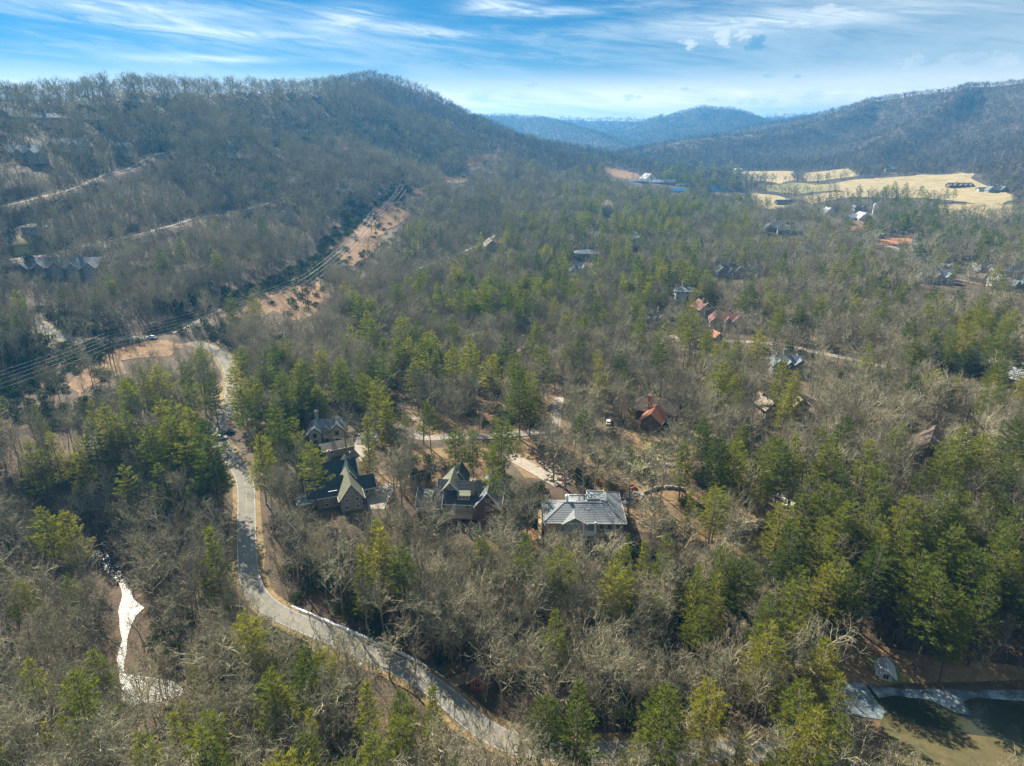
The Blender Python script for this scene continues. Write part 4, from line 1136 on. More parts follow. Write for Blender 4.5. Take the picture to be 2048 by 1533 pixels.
def deck(root, x0, x1, y0, y1, z, m='trim_wood', rail=True, post_to=-3):
    B = MB(); n = int((y1 - y0) / .5)
    for i in range(max(2, n)): B.box(x0, x1, y0 + i * .5, y0 + i * .5 + .46, z - .1, z)
    B.box(x0, x1, y0 + .05, y0 + .2, z - .4, z - .102); B.box(x0, x1, y1 - .2, y1 - .05, z - .4, z - .102)
    d = B.build('deck', m, root)
    k = max(2, int((x1 - x0) / 3) + 1)
    for i in range(k):
        x = x0 + .12 + (x1 - x0 - .24) * i / (k - 1); MB().box(x - .12, x + .12, y0 + .06, y0 + .3, post_to, z - .402).build('deck_post', m, d)
    if rail:
        Rl = MB(); Rl.box(x0, x1, y0 + .02, y0 + .1, z + .95, z + 1.03)
        k = int((x1 - x0) / .45)
        for i in range(k + 1):
            x = x0 + .04 + (x1 - x0 - .08) * i / k; Rl.box(x - .03, x + .03, y0 + .03, y0 + .09, z, z + .95)
        Rl.build('railing', m, d)
HOUSES = []
def site(px, py, rot, rad, name='house', cat='house', label='', group=None, clear=None, pc=.85, dz=0.0, pad=True):
    w = at(px, py); z = w.z + dz
    f = Vector((-w.x, -w.y, 0)).normalized()
    if pad: PADS.append((w.x - f.x * rad * .75, w.y - f.y * rad * .75, rad, z))
    o = empty(name, (w.x, w.y, z), R(rot)); tag(o, label, cat, group)
    dist = math.hypot(w.x, w.y, z - CAMH)
    if clear: clear_px([(clear[0], clear[1]), (clear[2], clear[1]), (clear[2], clear[3]), (clear[0], clear[3])], pc, math.hypot(w.x, w.y) + 2)
    HOUSES.append(o)
    return o, dist
# --- the large grey house
h1, _ = site(1167, 1083, -1, 17, label='large new grey hip-roofed house with white chimney box and open timber deck', clear=(1080, 975, 1256, 1062), pc=.92)
wing(h1, .2, 7, 26, 13, 7, 'hip', 3.3, 'siding_grey', 'roof_grey', 'trim_pale', faces=(3, 1), ev=.9)
wing(h1, 8.6, 12.5, 9.4, 15, 6.94, 'hip', 2.9, 'siding_grey', 'roof_grey', 'trim_pale', faces=(1,), ev=.8)
wing(h1, 5.2, 15.6, 6.2, 6, 8.3, 'flat', 0, 'siding_grey', 'roof_flat', win=False)
wing(h1, -1.6, 15.2, 7, 4.6, 7.2, 'flat', 0, 'siding_grey', 'roof_flat', win=False)
wing(h1, -3.2, 2.6, 7.2, 5.6, 7.05, 'gy', 2.0, 'siding_grey', 'roof_grey', win=False)
chimney(h1, -5.4, 8.4, 8, 12.0, 1.0, .9, 'white_metal')
MB().box(-.55, .05, -.75, -.2, -3, 7.4).build('column', 'trim_pale', h1); MB().box(3.3, 3.95, -.75, -.2, -3, 7.4).build('column', 'trim_pale', h1)
MB().box(.08, 3.28, -.9, .35, 2.6, 3.9).build('balcony_front', 'siding_white', h1)
deck(h1, -13.2, -.6, -2.4, .48, 3.4); deck(h1, 4.0, 12.5, -2.0, .48, 3.3)
MB().box(-12.6, -9.4, .30, .47, 3.45, 6.3).build('sheathed_wall', 'osb', h1)
MB().box(-12.8, -.4, -4.2, -2.6, -3, -.2).build('terrace', 'stone_grey', h1)
sc = MB()
for y in (-1.5, 2.5, 6.5):
    for x in (-15.2, -14.2): sc.box(x - .07, x + .07, y - .07, y + .07, -3, 8)
for z in (1.5, 3.5, 5.5, 7.5):
    sc.box(-15.3, -14.1, -1.6, 6.6, z, z + .08)
    for y0_ in (-1.5, 2.5): sc.tube([(-15.2, y0_, z), (-15.2, y0_ + 4, z - 2)], [.05, .05], 4)
sc.build('scaffold', 'trim_wood', h1)
for i in range(3): window(h1, -11.5 + i * 3.2, .40, 1.5, 2.2, 1.9, 0)
for i in range(3): window(h1, 6 + i * 2.6, .40, 5.2, 1.8, 2.0, 0)
for i in range(3): window(h1, 6 + i * 2.6, .40, 1.6, 1.8, 1.9, 0)
h1.scale = (.86, .86, .9)
for vx, vy, vz in ((-2, 9.5, 9.6), (6.5, 10.5, 9.2), (10.5, 9, 9.0), (-8.5, 6, 9.2), (1.5, 4.5, 9.2)): MB().tube([(vx, vy, vz - .8), (vx, vy, vz + .35)], [.14, .14], 8, True).build('roof_vent', 'white_metal', h1)
# --- the dormer house
h2, _ = site(915, 1048, -4, 13, label='tan house with steep dark roofs, pale barge boards and two shed dormers', clear=(845, 960, 992, 1046), pc=.9)
wing(h2, 1, 7.5, 14, 10, 6, 'gx', 4.6, 'siding_tan', 'roof_dark'); wing(h2, -8.6, 5, 6.4, 8.6, 5.4, 'gx', 3.4, 'siding_tan', 'roof_dark')
wing(h2, 9, 7.4, 6.8, 13, 6.4, 'gy', 4.2, 'siding_brown', 'roof_slate'); wing(h2, -2.6, 9.5, 5.6, 9, 8.2, 'gy', 3.2, 'stone_tan', 'roof_moss_sunlit')
wing(h2, -1, 15, 4, 5, 8, 'gy', 3.2, 'siding_tan', 'roof_green', win=False)
dormer(h2, -8.9, 1.4, 6.2, 2.4, 2.6, 1.7, 'roof_moss_sunlit', 'siding_white'); dormer(h2, 1.6, 2.9, 6.3, 3.6, 3.4, 1.7, 'roof_moss_sunlit', 'siding_tan', n=3)
chimney(h2, 4.2, 4.6, 5, 12.2, 1.3, 1.2)
MB().box(-11.4, -6.2, .1, .62, 1.8, 4.6).build('porch_screen', 'glass', h2)
deck(h2, -4, 4.5, -1.0, 2.35, 2.8)
# --- the dark green roofed house
h3, _ = site(706, 1022, 20, 16, label='big stone house with dark green metal roofs and one front gable tinted sunlit tan-green', clear=(606, 905, 742, 1030), pc=.96)
wing(h3, 0, 6.2, 7.4, 12, 5.6, 'gy', 5.2, 'stone_tan', 'roof_moss_sunlit', ev=.8); wing(h3, -8.2, 9.5, 12, 9.6, 5.2, 'gx', 4.4, 'stone_tan', 'roof_green')  # front gable roof coloured lighter tan-green to stand for sun on its slope
wing(h3, -3.2, 20.5, 14, 9, 5.4, 'gx', 4.6, 'stone_tan', 'roof_green'); wing(h3, 1.0, 17.0, 6.4, 13, 5.6, 'gy', 4.8, 'stone_tan', 'roof_green')
wing(h3, 6.2, 10.5, 5.4, 6.5, 4.6, 'gx', 3.0, 'stone_tan', 'roof_green'); wing(h3, -15.6, 7, 3.6, 6.4, 4.2, 'hip', 1.6, 'stone_tan', 'roof_slate')
chimney(h3, -12.8, 12, 7, 12.5, 1.4, 1.2); chimney(h3, -4.6, 24, 7, 12.8, 1.4, 1.2); chimney(h3, 3.4, 25.0, 6, 10.5, 1.0, 1.0)
MB().box(-7.4, -4.4, 3.2, 3.4, 7.2, 7.28).build('skylight', 'white_metal', h3)
h3.scale = (.87, .87, .87)
# --- generic houses
def auto(label, px, py, W, rot, wm, rm, style='gable', seed=0, h=None, name='house', cat='house', trim='trim_pale', clear=True, pc=.8, group=None, small=False, ch=True):
    w0 = at(px, py); dist = math.hypot(w0.x, w0.y, w0.z - CAMH); ppm = FPX / dist
    q = random.Random(seed * 7 + int(px))
    if px < 860 and dist > 420 and seed != 60: W *= .74; h = min(h or 4.6, 4.6); pc *= .72; wm = {'siding_white': 'siding_tan'}.get(wm, wm); rm = {'roof_white': 'roof_grey'}.get(rm, rm)
    if px > 1690 and 470 < py < 600: W *= .84; pc *= .85
    hh = h or (3.2 if small else q.choice((5.4, 6.0)))
    top = py - ppm * (hh + W * .28) * .95 - ppm * W * .35 * (CAMH - w0.z) / dist * .8
    o, _ = site(px, py, rot, W * .55, name, cat, label, group, (px - W * ppm * .52, top, px + W * ppm * .52, py - ppm * 1.2) if clear else None, pc, pad=dist < 420)
    far = dist > 700
    fc = (0,) if far else (0, 1, 3)
    if style == 'gable':
        d = min(10, W * .5); wing(o, 0, d / 2 + .5, W * .62, d, hh, 'gx', d * .40, wm, rm, trim, faces=fc)
        wing(o, -W * .30, d / 2, W * .32, d + 2, hh - .3, 'gy', W * .15, wm, rm, trim, faces=(0,) if far else (0, 3))
        wing(o, W * .28, d / 2 + .2, W * .36, d + 1, hh - .2, 'gy', W * .16, wm, rm, trim, faces=(0,) if far else (0, 1))
        if not far: wing(o, 0, 1.3, W * .16, 4, hh + .25, 'gy', W * .09, wm, rm, trim, faces=(0,))
    elif style == 'long':
        d = min(10, W * .4); wing(o, 0, d / 2, W, d, hh, 'gx', d * .38, wm, rm, trim, faces=fc)
    elif style == 'hip':
        d = W * .6; wing(o, 0, d / 2, W * .85, d, hh, 'hip', d * .2, wm, rm, trim, faces=fc); wing(o, W * .32, d * .5, W * .35, d * .7, hh - .4, 'hip', d * .14, wm, rm, trim, faces=(0,))
    elif style == 'end':
        d = W * 1.2; wing(o, 0, d / 2, W, d, hh, 'gy', W * .42, wm, rm, trim, faces=fc)
    elif style == 'multi':
        n = max(3, int(W / 8)); d = 11
        wing(o, 0, d / 2 + 1, W * .94, d, hh, 'gx', d * .36, wm, rm, trim, faces=fc)
        for i in range(n):
            x = ((i + .5) / n - .5) * W; wg = W / n * q.uniform(.55, .75); wing(o, x, 2.5 + q.uniform(-.5, .5), wg, 7, hh + q.uniform(-.4, .3), 'gy', wg * .45, wm, rm, trim, faces=(0,))
    elif style == 'box':
        wing(o, 0, W * .3, W, W * .6, hh, 'shed', W * .08, wm, rm, trim, faces=fc)
    if ch and not small: chimney(o, W * q.uniform(-.25, .25), min(10, W * .5) * .7, hh, hh + 5.5, 1.2, 1.0, q.choice(('stone_tan', 'stone_grey')))
    return o
A = auto
A('grey shingled house behind the dark green roofed one', 655, 888, 13, 12, 'siding_tan', 'roof_slate', 'gable', 1, trim='trim_dark')
A('detached garage with one tan and one brown roof slope above the dark green roofs', 678, 912, 9.5, 28, 'stone_tan', 'roof_tan', 'long', 2, h=3.4, cat='garage', name='garage', ch=False)
o = A('chalet with rusty copper front roof and tall red chimney', 1300, 862, 7.5, -24, 'siding_brown', 'roof_copper', 'end', 3, h=4.0, trim='trim_wood', pc=.92, ch=False)
chimney(o, -2.6, 8.8, 2, 10.5, 1.3, 1.2, 'red_wood'); wing(o, -.5, 12.5, 16, 7, 4.6, 'gx', 3.2, 'siding_brown', 'roof_brown', 'trim_dark', faces=(1, 3))
A('brown A-frame house with pale roof edge and broad wooden gable', 1850, 925, 13, -36, 'siding_brown', 'roof_brown', 'end', 4, h=2.4, trim='trim_wood', pc=.96)
A('low tan brown house with stone chimney screened by bare trees', 1572, 832, 20, 8, 'siding_tan', 'roof_tan', 'gable', 5, pc=.65, h=4, trim='trim_dark')
A('slate grey house among pines below the right-hand lane', 1578, 752, 16, -10, 'siding_grey', 'roof_slate', 'gable', 6, pc=.7, trim='trim_dark')
A('house with steep reddish roof in the right middle woods', 1455, 662, 22, -12, 'stone_tan', 'roof_red', 'gable', 7, pc=.8)
A('small red-roofed house left of the steep reddish roof', 1412, 634, 9, 15, 'siding_brown', 'roof_red', 'end', 8, pc=.8)
A('dark shingled house with white window wall and chimney', 1310, 655, 14, 5, 'siding_grey', 'roof_dark', 'gable', 9, pc=.8)
A('small orange roofed hut beside the lane below the red roofs', 1437, 684, 5, 20, 'siding_brown', 'roof_copper', 'end', 10, small=True, pc=.6)
A('white-walled house with red earth yard between tall pines', 1374, 600, 19, 3, 'siding_white', 'roof_slate', 'hip', 11, pc=.88)
A('twin gabled grey house behind the tall pines at centre right', 1462, 556, 24, -6, 'siding_grey', 'roof_dark', 'gable', 12, pc=.85)
A('low slate roofed house right of the twin gabled grey house', 1508, 553, 16, 4, 'siding_grey', 'roof_slate', 'long', 13, pc=.6)
A('blue-grey pyramid roofed pavilion house', 1172, 520, 21, 0, 'siding_green', 'roof_slate', 'hip', 14, pc=.92, ch=False)
A('white fronted house half hidden below the pyramid roofed pavilion', 1158, 552, 17, 20, 'siding_white', 'roof_slate', 'gable', 15, pc=.8)
A('small tan gabled cabin alone on the bare central hill', 985, 500, 12, 12, 'siding_tan', 'roof_tan', 'end', 16, h=3.2, pc=.85)
A('dark cottage left of the pale ridge lane', 1212, 435, 20, -20, 'siding_grey', 'roof_dark', 'gable', 17, pc=.7)
A('grey house with light gable above the pavilion house', 1282, 495, 16, 15, 'siding_white', 'roof_slate', 'end', 18, pc=.7)
A('low dark house behind pines beside the pavilion lawn', 1185, 478, 17, 0, 'siding_grey', 'roof_slate', 'long', 19, pc=.6)
A('shadowed cottage under the big pines left of centre', 978, 790, 10, 15, 'siding_brown', 'roof_dark', 'end', 20, pc=.75)
A('dark roofed house in the trees above the centre', 1062, 672, 16, -10, 'siding_brown', 'roof_dark', 'gable', 21, pc=.55)
A('brown roofed house below the dark roof above the centre', 1062, 718, 13, 14, 'siding_brown', 'roof_brown', 'gable', 22, pc=.55)
A('long dark lodge among pines at far right middle', 1920, 748, 26, -14, 'siding_brown', 'roof_dark', 'long', 23, pc=.7, trim='trim_dark')
A('cottage with pale roof cut by the right picture edge', 2045, 782, 8, 30, 'red_wood', 'roof_white', 'end', 24, pc=.6)
A('black roofed house with white gable strips in the right village', 1846, 524, 20, 25, 'siding_white', 'roof_dark', 'multi', 25, pc=.85)
A('new white house with navy roof beside the red clay', 1842, 500, 17, 30, 'siding_white', 'roof_slate', 'gable', 26, pc=.8)
A('wide dark roofed house by the pale cul-de-sac', 1876, 568, 28, -8, 'siding_white', 'roof_slate', 'multi', 27, pc=.9)
A('grey tan house between the black roofs and the cul-de-sac', 1894, 545, 19, 14, 'siding_tan', 'roof_grey', 'gable', 28, pc=.7)
A('large mansion with mossy hipped roof in the right village', 1950, 522, 34, -4, 'stone_tan', 'roof_moss_sunlit', 'hip', 29, pc=.85)
A('dark hipped house in front of the mossy mansion', 1985, 545, 28, -6, 'siding_grey', 'roof_dark', 'hip', 30, pc=.85)
A('teal grey low house at the right edge of the village', 2018, 556, 30, -4, 'siding_grey', 'roof_slate', 'long', 31, pc=.85)
A('tan house with orange gable beside the cul-de-sac mouth', 1972, 566, 20, 26, 'siding_tan', 'roof_brown', 'gable', 32, pc=.85)
A('blue grey gabled house cut by the right picture edge', 2040, 583, 22, 18, 'siding_grey', 'roof_slate', 'gable', 33, pc=.85)
A('pale roofed annex in front of the village at right', 2000, 580, 14, -20, 'siding_white', 'roof_grey', 'end', 34, pc=.7)
A('flat pale guest house behind the village fence', 2003, 505, 16, 0, 'siding_white', 'roof_white', 'long', 35, h=3.2, pc=.8, ch=False)
A('tan pavilion with flared roof in the right woods', 1729, 484, 10, 10, 'siding_tan', 'roof_tan', 'hip', 36, h=3.4, pc=.8, ch=False)
A('grey gabled cottage left of the village', 1761, 478, 13, 14, 'siding_grey', 'roof_grey', 'gable', 37, pc=.6)
A('dark gabled cottage in the brush left of the village lane', 1768, 526, 12, 10, 'siding_grey', 'roof_dark', 'end', 38, pc=.5)
A('grey steep roofed house in the brush right of the twin gables', 1612, 515, 20, -10, 'siding_grey', 'roof_grey', 'gable', 39, pc=.6)
# farm and far valley
A('long blue roofed barn by the farm yard', 1436, 384, 40, 4, 'siding_white', 'roof_blue', 'long', 40, h=4, cat='barn', name='barn', pc=.95, ch=False)
A('low blue roofed shed below the stables', 1356, 386, 26, 0, 'siding_white', 'roof_blue', 'long', 41, h=3, cat='shed', name='shed', pc=.95, ch=False)
A('white round-fronted hangar at the foot of the reddish slope', 1302, 364, 24, 12, 'siding_white', 'roof_white', 'end', 42, h=4, cat='hangar', name='hangar', pc=.95, ch=False)
A('long flat grey stable building right of the hangar', 1325, 369, 48, -4, 'siding_grey', 'roof_white', 'long', 43, h=4, cat='stable', name='stable', pc=.95, ch=False)
A('low white shed right of the stable building', 1366, 374, 22, 0, 'siding_white', 'roof_white', 'long', 44, h=3.5, cat='shed', name='shed', pc=.9, ch=False)
A('thin grey shed row left of the hangar', 1278, 366, 36, 3, 'siding_grey', 'roof_white', 'long', 45, h=3, cat='shed', name='shed', pc=.9, ch=False)
A('tan farm shed right of the blue barn', 1470, 384, 30, -3, 'siding_tan', 'roof_brown', 'long', 46, h=4, cat='shed', name='shed', pc=.9, ch=False)
A('white farmhouse at the field edge below the mountain', 1478, 345, 22, 0, 'siding_white', 'roof_white', 'gable', 47, pc=.9)
A('grey ranch house alone in the tan field', 1922, 376, 44, -2, 'siding_brown', 'roof_brown', 'multi', 48, h=4, pc=.95)
A('pale roofed barn at the field corner', 1968, 384, 20, 8, 'siding_white', 'roof_grey', 'long', 49, h=4, cat='barn', name='barn', pc=.95, ch=False)
A('grey farm building right of the pale roofed barn', 1996, 386, 34, -6, 'siding_grey', 'roof_slate', 'gable', 50, h=5, pc=.95)
A('open dark barn on the green rise', 1570, 411, 26, 0, 'siding_brown', 'roof_dark', 'long', 51, h=4, cat='barn', name='barn', pc=.9, ch=False)
A('dark lodge with curved roof below the tan strip field', 1552, 464, 24, -12, 'siding_brown', 'roof_slate', 'gable', 52, pc=.9)
A('long teal roofed wing beside the dark lodge', 1580, 470, 26, -14, 'siding_grey', 'roof_slate', 'long', 53, pc=.85, ch=False)
A('white cottage left of the white barns', 1660, 433, 14, 0, 'siding_white', 'roof_white', 'end', 54, pc=.85)
A('long white barn in the valley trees', 1712, 441, 26, 3, 'siding_white', 'roof_white', 'long', 55, h=4, cat='barn', name='barn', pc=.9, ch=False)
A('white barn with arched roof next to the long white barn', 1730, 443, 16, 0, 'siding_white', 'roof_white', 'end', 56, h=4, cat='barn', name='barn', pc=.9, ch=False)
A('dark roofed valley house above the long white barn', 1694, 450, 16, 10, 'siding_grey', 'roof_dark', 'gable', 57, pc=.8)
A('tan gabled valley house right of the silo', 1720, 422, 18, 0, 'siding_tan', 'roof_grey', 'gable', 58, pc=.8)
A('white house at the foot of the right mountain', 1782, 343, 26, 0, 'siding_white', 'roof_white', 'long', 59, pc=.9)
# left hillside
A('pale blue-grey mansion with two white gables at the lower left hillside', 118, 556, 44, 2, 'siding_grey', 'roof_slate', 'multi', 60, h=6, pc=.95)
A('dark round roofed house above the mown strip', 66, 470, 18, 10, 'siding_grey', 'roof_dark', 'hip', 61, pc=.8)
A('twin gabled house beside the lower hill lane', 572, 442, 18, -3, 'siding_grey', 'roof_slate', 'gable', 62, pc=.92)
A('row of four grey gables at the left edge above the brown bank', 40, 318, 34, 2, 'siding_grey', 'roof_slate', 'multi', 63, pc=.92)
A('house with bright snowy roofs right of the four grey gables', 130, 302, 32, -4, 'siding_white', 'roof_white', 'multi', 64, pc=.92)
A('small blue-grey house right of the snowy roofs', 242, 305, 18, -8, 'siding_grey', 'roof_grey', 'gable', 65, pc=.85)
A('long columned mansion high on the left slope', 80, 248, 44, 2, 'stone_grey', 'roof_slate', 'hip', 66, h=7, pc=.92)
A('house cut by the left edge below the ridge trees', 5, 245, 18, 6, 'siding_grey', 'roof_white', 'end', 67, pc=.8)
A('low dark house left of the slope pines', 190, 250, 26, -5, 'siding_brown', 'roof_dark', 'long', 68, pc=.8)
A('bright snowy roofed house under the ridge trees', 188, 219, 26, 4, 'siding_grey', 'roof_white', 'long', 69, h=4, pc=.92)
A('house with icy gables below the ridge mansion', 325, 208, 26, -2, 'siding_white', 'roof_grey', 'multi', 70, pc=.9)
A('dark square house left of the icy gables', 258, 212, 18, -6, 'siding_grey', 'roof_dark', 'hip', 71, pc=.85)
A('wide flat roofed ridge mansion against the sky', 268, 170, 26, 0, 'siding_grey', 'roof_dark', 'box', 72, h=6, pc=.95, ch=False)
A('long low ridge house right of the flat roofed mansion', 340, 174, 34, -2, 'siding_grey', 'roof_slate', 'hip', 73, h=5, pc=.95, ch=False)
A('dark steep house on the skyline between bare trees', 476, 170, 26, 0, 'siding_brown', 'roof_dark', 'multi', 74, pc=.95)
A('low skyline cottage right of the dark steep house', 512, 172, 18, 3, 'siding_grey', 'roof_slate', 'long', 75, pc=.9, ch=False)
A('brown house at the ridge foot under the skyline trees at left', 84, 192, 28, 4, 'siding_brown', 'roof_red', 'long', 76, h=5, pc=.9)
A('tall white-trimmed house high on the peak slope', 776, 246, 20, -4, 'siding_grey', 'roof_slate', 'gable', 77, h=8, pc=.92)
A('low terrace house left of the white-trimmed slope house', 722, 254, 24, 3, 'siding_grey', 'roof_slate', 'long', 78, pc=.85)
A('white fronted house at mid slope below the peak', 678, 262, 20, 0, 'siding_white', 'roof_slate', 'gable', 79, pc=.9)
A('snowy patched house on the middle slope', 552, 284, 18, 6, 'siding_white', 'roof_white', 'gable', 80, pc=.85)
A('thin pale roofed house right of the snowy patched one', 602, 269, 18, -3, 'siding_white', 'roof_white', 'long', 81, h=3.5, pc=.9)
A('tiny white cottage above the middle slope', 648, 240, 14, 0, 'siding_white', 'roof_white', 'end', 82, pc=.85)
A('small bluish house near the skyline of the left ridge', 635, 202, 18, 0, 'siding_grey', 'roof_grey', 'gable', 83, pc=.85)
A('pair of pale gables under the ridge right of centre left', 582, 196, 16, 0, 'siding_white', 'roof_grey', 'gable', 84, pc=.85)
A('low pale lodge on the wooded knob above the lower lane', 478, 326, 26, -4, 'siding_tan', 'roof_grey', 'long', 85, pc=.85)
A('dark house with white gable by the power line cut', 690, 394, 20, 4, 'siding_brown', 'roof_slate', 'gable', 86, pc=.85)
A('red-brown hut with pale ridge beside the road at the bottom', 955, 1383, 3.2, -6, 'red_wood', 'roof_brown', 'end', 87, small=True, cat='hut', name='hut', pc=.85, trim='trim_wood')
o = A('small white roofed shed on the lawn above the pond', 1770, 1362, 2.8, -20, 'siding_white', 'roof_white', 'end', 88, small=True, h=2.2, cat='shed', name='shed', pc=.95)
carve_pads(); carve_roads()
for o in HOUSES:     # stand on the levelled ground
    pass
# ------------------------------------------------------------------ vehicles
def car(label, px, py, rot, paint, kind='car', pc=.9):
    w = at(px, py); o = empty('parked_car' if kind == 'car' else 'parked_truck', (w.x, w.y, w.z + .08), R(rot)); tag(o, label, 'car' if kind == 'car' else 'truck')
    L, W_ = 4.6, 1.85
    def loft(name, prof, half, mat, top=.8):
        B = MB(); n = len(prof)
        V = []
        for x, z0, z1 in prof: V += [(x, -half, z0), (x, -half * top, z1), (x, half * top, z1), (x, half, z0)]
        F = []
        for i in range(n - 1):
            a, b = i * 4, i * 4 + 4
            F += [(a, b, b + 1, a + 1), (a + 1, b + 1, b + 2, a + 2), (a + 2, b + 2, b + 3, a + 3), (a + 3, b + 3, b, a)]
        F += [(0, 1, 2, 3), tuple((n - 1) * 4 + k for k in (3, 2, 1, 0))]
        B.add(V, F); return B.build(name, mat, o)
    loft('body', [(-2.3, .35, .75), (-2.15, .3, .95), (-1.2, .28, 1.0), (1.2, .28, .98), (2.1, .3, .85), (2.3, .38, .65)], W_ / 2, paint, .93)
    loft('cabin', [(-1.95, .9, .98), (-1.5, .9, 1.48), (.4, .9, 1.5), (1.25, .9, .98)], W_ / 2 * .92, 'glass', .78)
    loft('roof_panel', [(-1.4, 1.46, 1.54), (.35, 1.46, 1.55)], W_ / 2 * .74, paint, .96)
    for x in (-1.4, 1.4):
        for y in (-.86, .86):
            MB().tube([(x, y - .11, .33), (x, y + .11, .33)], [.33, .33], 14, True).build('wheel', 'rubber', o)
    for y in (-.65, .65): MB().box(2.22, 2.34, y - .16, y + .16, .58, .72).build('headlight', 'white_metal', o)
    for y in (-.7, .7): MB().box(-2.35, -2.25, y - .12, y + .12, .68, .84).build('tail_light', 'orange_net', o)
    clear_px([(px - 14, py - 10), (px + 14, py - 10), (px + 14, py + 6), (px - 14, py + 6)], pc)
    return o
car('silver car at the road junction in the lower left', 441, 879, 12, 'paint_silver')
car('dark car right behind the silver car at the junction', 455, 868, 25, 'paint_dark')
car('white car at the far end of the road by the power line cut', 303, 678, 172, 'paint_car_white')
car('white car parked among bare trees above the yard', 1217, 848, 80, 'paint_car_white')
car('white van-like car beside the creekside cottage lane at right', 1592, 731, 30, 'paint_car_white')
car('silver car on the pale right-hand lane', 1722, 700, 20, 'paint_silver')
car('dark car on the cul-de-sac of the right village', 1944, 563, 5, 'paint_dark')
# ------------------------------------------------------------------ power line
TOWERS = []
def h_frame(label, px, py, hgt, rot):
    w = at(px, py); o = empty('power_pole', w, R(rot)); tag(o, label, 'power pole', 'H-frame power poles in the cut')
    for x in (-2.4, 2.4): MB().tube([(x, 0, -1.5), (x, 0, hgt)], [.24, .15], 8, True).build('pole', 'timber', o)
    MB().box(-5.6, 5.6, -.18, -.02 + .0, hgt - 2.6, hgt - 2.25).build('cross_arm', 'timber', o)
    B = MB(); B.tube([(-2.4, .2, hgt - 4), (2.4, .2, hgt - 9)], [.08, .08], 4); B.tube([(2.4, .32, hgt - 4), (-2.4, .32, hgt - 9)], [.08, .08], 4); B.build('cross_brace', 'timber', o)
    for x in (-5.1, 0, 5.1): MB().tube([(x, -.1, hgt - 2.6), (x, -.1, hgt - 3.8)], [.12, .12], 8, True).build('insulator', 'insulator', o)
    TOWERS.append((w, hgt, R(rot))); return o
L0 = world_at_range(-330, 1000, 240); 
h_frame('wooden H-frame power pole beyond the left edge of the cut', -260, 930, 17, -40)
h_frame('nearest wooden H-frame power pole on the reddish knoll left of the road', 228, 742, 16, -42)
h_frame('wooden H-frame power pole on the orange spur above the road', 612, 612, 17, -40)
h_frame('wooden H-frame power pole on the round clearing in mid slope', 748, 470, 18, -34)
h_frame('wooden H-frame power pole at the top of the round clearing', 806, 408, 18, -30)
h_frame('far wooden H-frame power pole high in the cut', 905, 362, 18, -30)
h_frame('farthest wooden H-frame power pole near the saddle', 985, 300, 18, -30)
def wire(label, offs, drop):
    B = MB()
    for a, b in zip(TOWERS[:-1], TOWERS[1:]):
        pa = a[0] + Vector((math.cos(a[2]) * offs, math.sin(a[2]) * offs, a[1] - drop)); pb = b[0] + Vector((math.cos(b[2]) * offs, math.sin(b[2]) * offs, b[1] - drop))
        L = (pb - pa).length; pts = []
        for i in range(25):
            t = i / 24; p = pa.lerp(pb, t); p.z -= 4 * t * (1 - t) * L * .02; pts.append(p)
        B.tube(pts, [.032] * 25, 3)
    o = B.build('power_cable', 'wire_metal'); tag(o, label, 'cable', 'cables of the power line')
wire('outer left power cable hanging along the cut', -5.1, 3.85); wire('middle power cable hanging along the cut', 0, 3.86); wire('outer right power cable hanging along the cut', 5.1, 3.85)
wire('upper left thin earth wire over the poles', -2.4, .05); wire('upper right thin earth wire over the poles', 2.4, .05)
# ------------------------------------------------------------------ roadside
def bank(name, label, cat, key, i_from, i_to, off, w, h, mat):
    r_ = ROADS[key]; L = r_['line']
    a = at(*i_from); b = at(*i_to)
    ia = int(np.argmin(np.hypot(L[:, 0] - a.x, L[:, 1] - a.y))); ib = int(np.argmin(np.hypot(L[:, 0] - b.x, L[:, 1] - b.y))); ia, ib = min(ia, ib), max(ia, ib)
    l2 = smooth_line([L[i] for i in range(ia, ib, 3)], .8); t = np.gradient(l2, axis=0); t /= np.linalg.norm(t, axis=1)[:, None]; n = np.stack([-t[:, 1], t[:, 0]], 1)
    V = []; F = []; K = 7
    for i, p in enumerate(l2):
        ww = w * (.7 + .6 * float(fbm(np.array(i * .3), np.array(off), 1.0, 3, 5))); e = min(1, i / 6, (len(l2) - 1 - i) / 6)
        for k in range(K):
            u = k / (K - 1) * 2 - 1; q = p + n[i] * (off + u * ww / 2)
            zz = float(H(q[0], q[1])) + .05 + h * (1 - u * u) * (.45 + 1.0 * random.random()) * max(.05, e)
            V.append((q[0], q[1], zz if abs(u) < 1 else zz - .3))
        if i:
            for k in range(K - 1): a_ = (i - 1) * K + k; F.append((a_ + K, a_ + K + 1, a_ + 1, a_))
    o = mesh_obj(name, V, F, mat, smooth=True); tag(o, label, cat); return o
sb = bank('snow_bank', 'long grey-white ploughed snow bank on the uphill side of the road', 'snow bank', 'main', (560, 1225), (893, 1388), 3.6, 1.0, .5, 'snow')
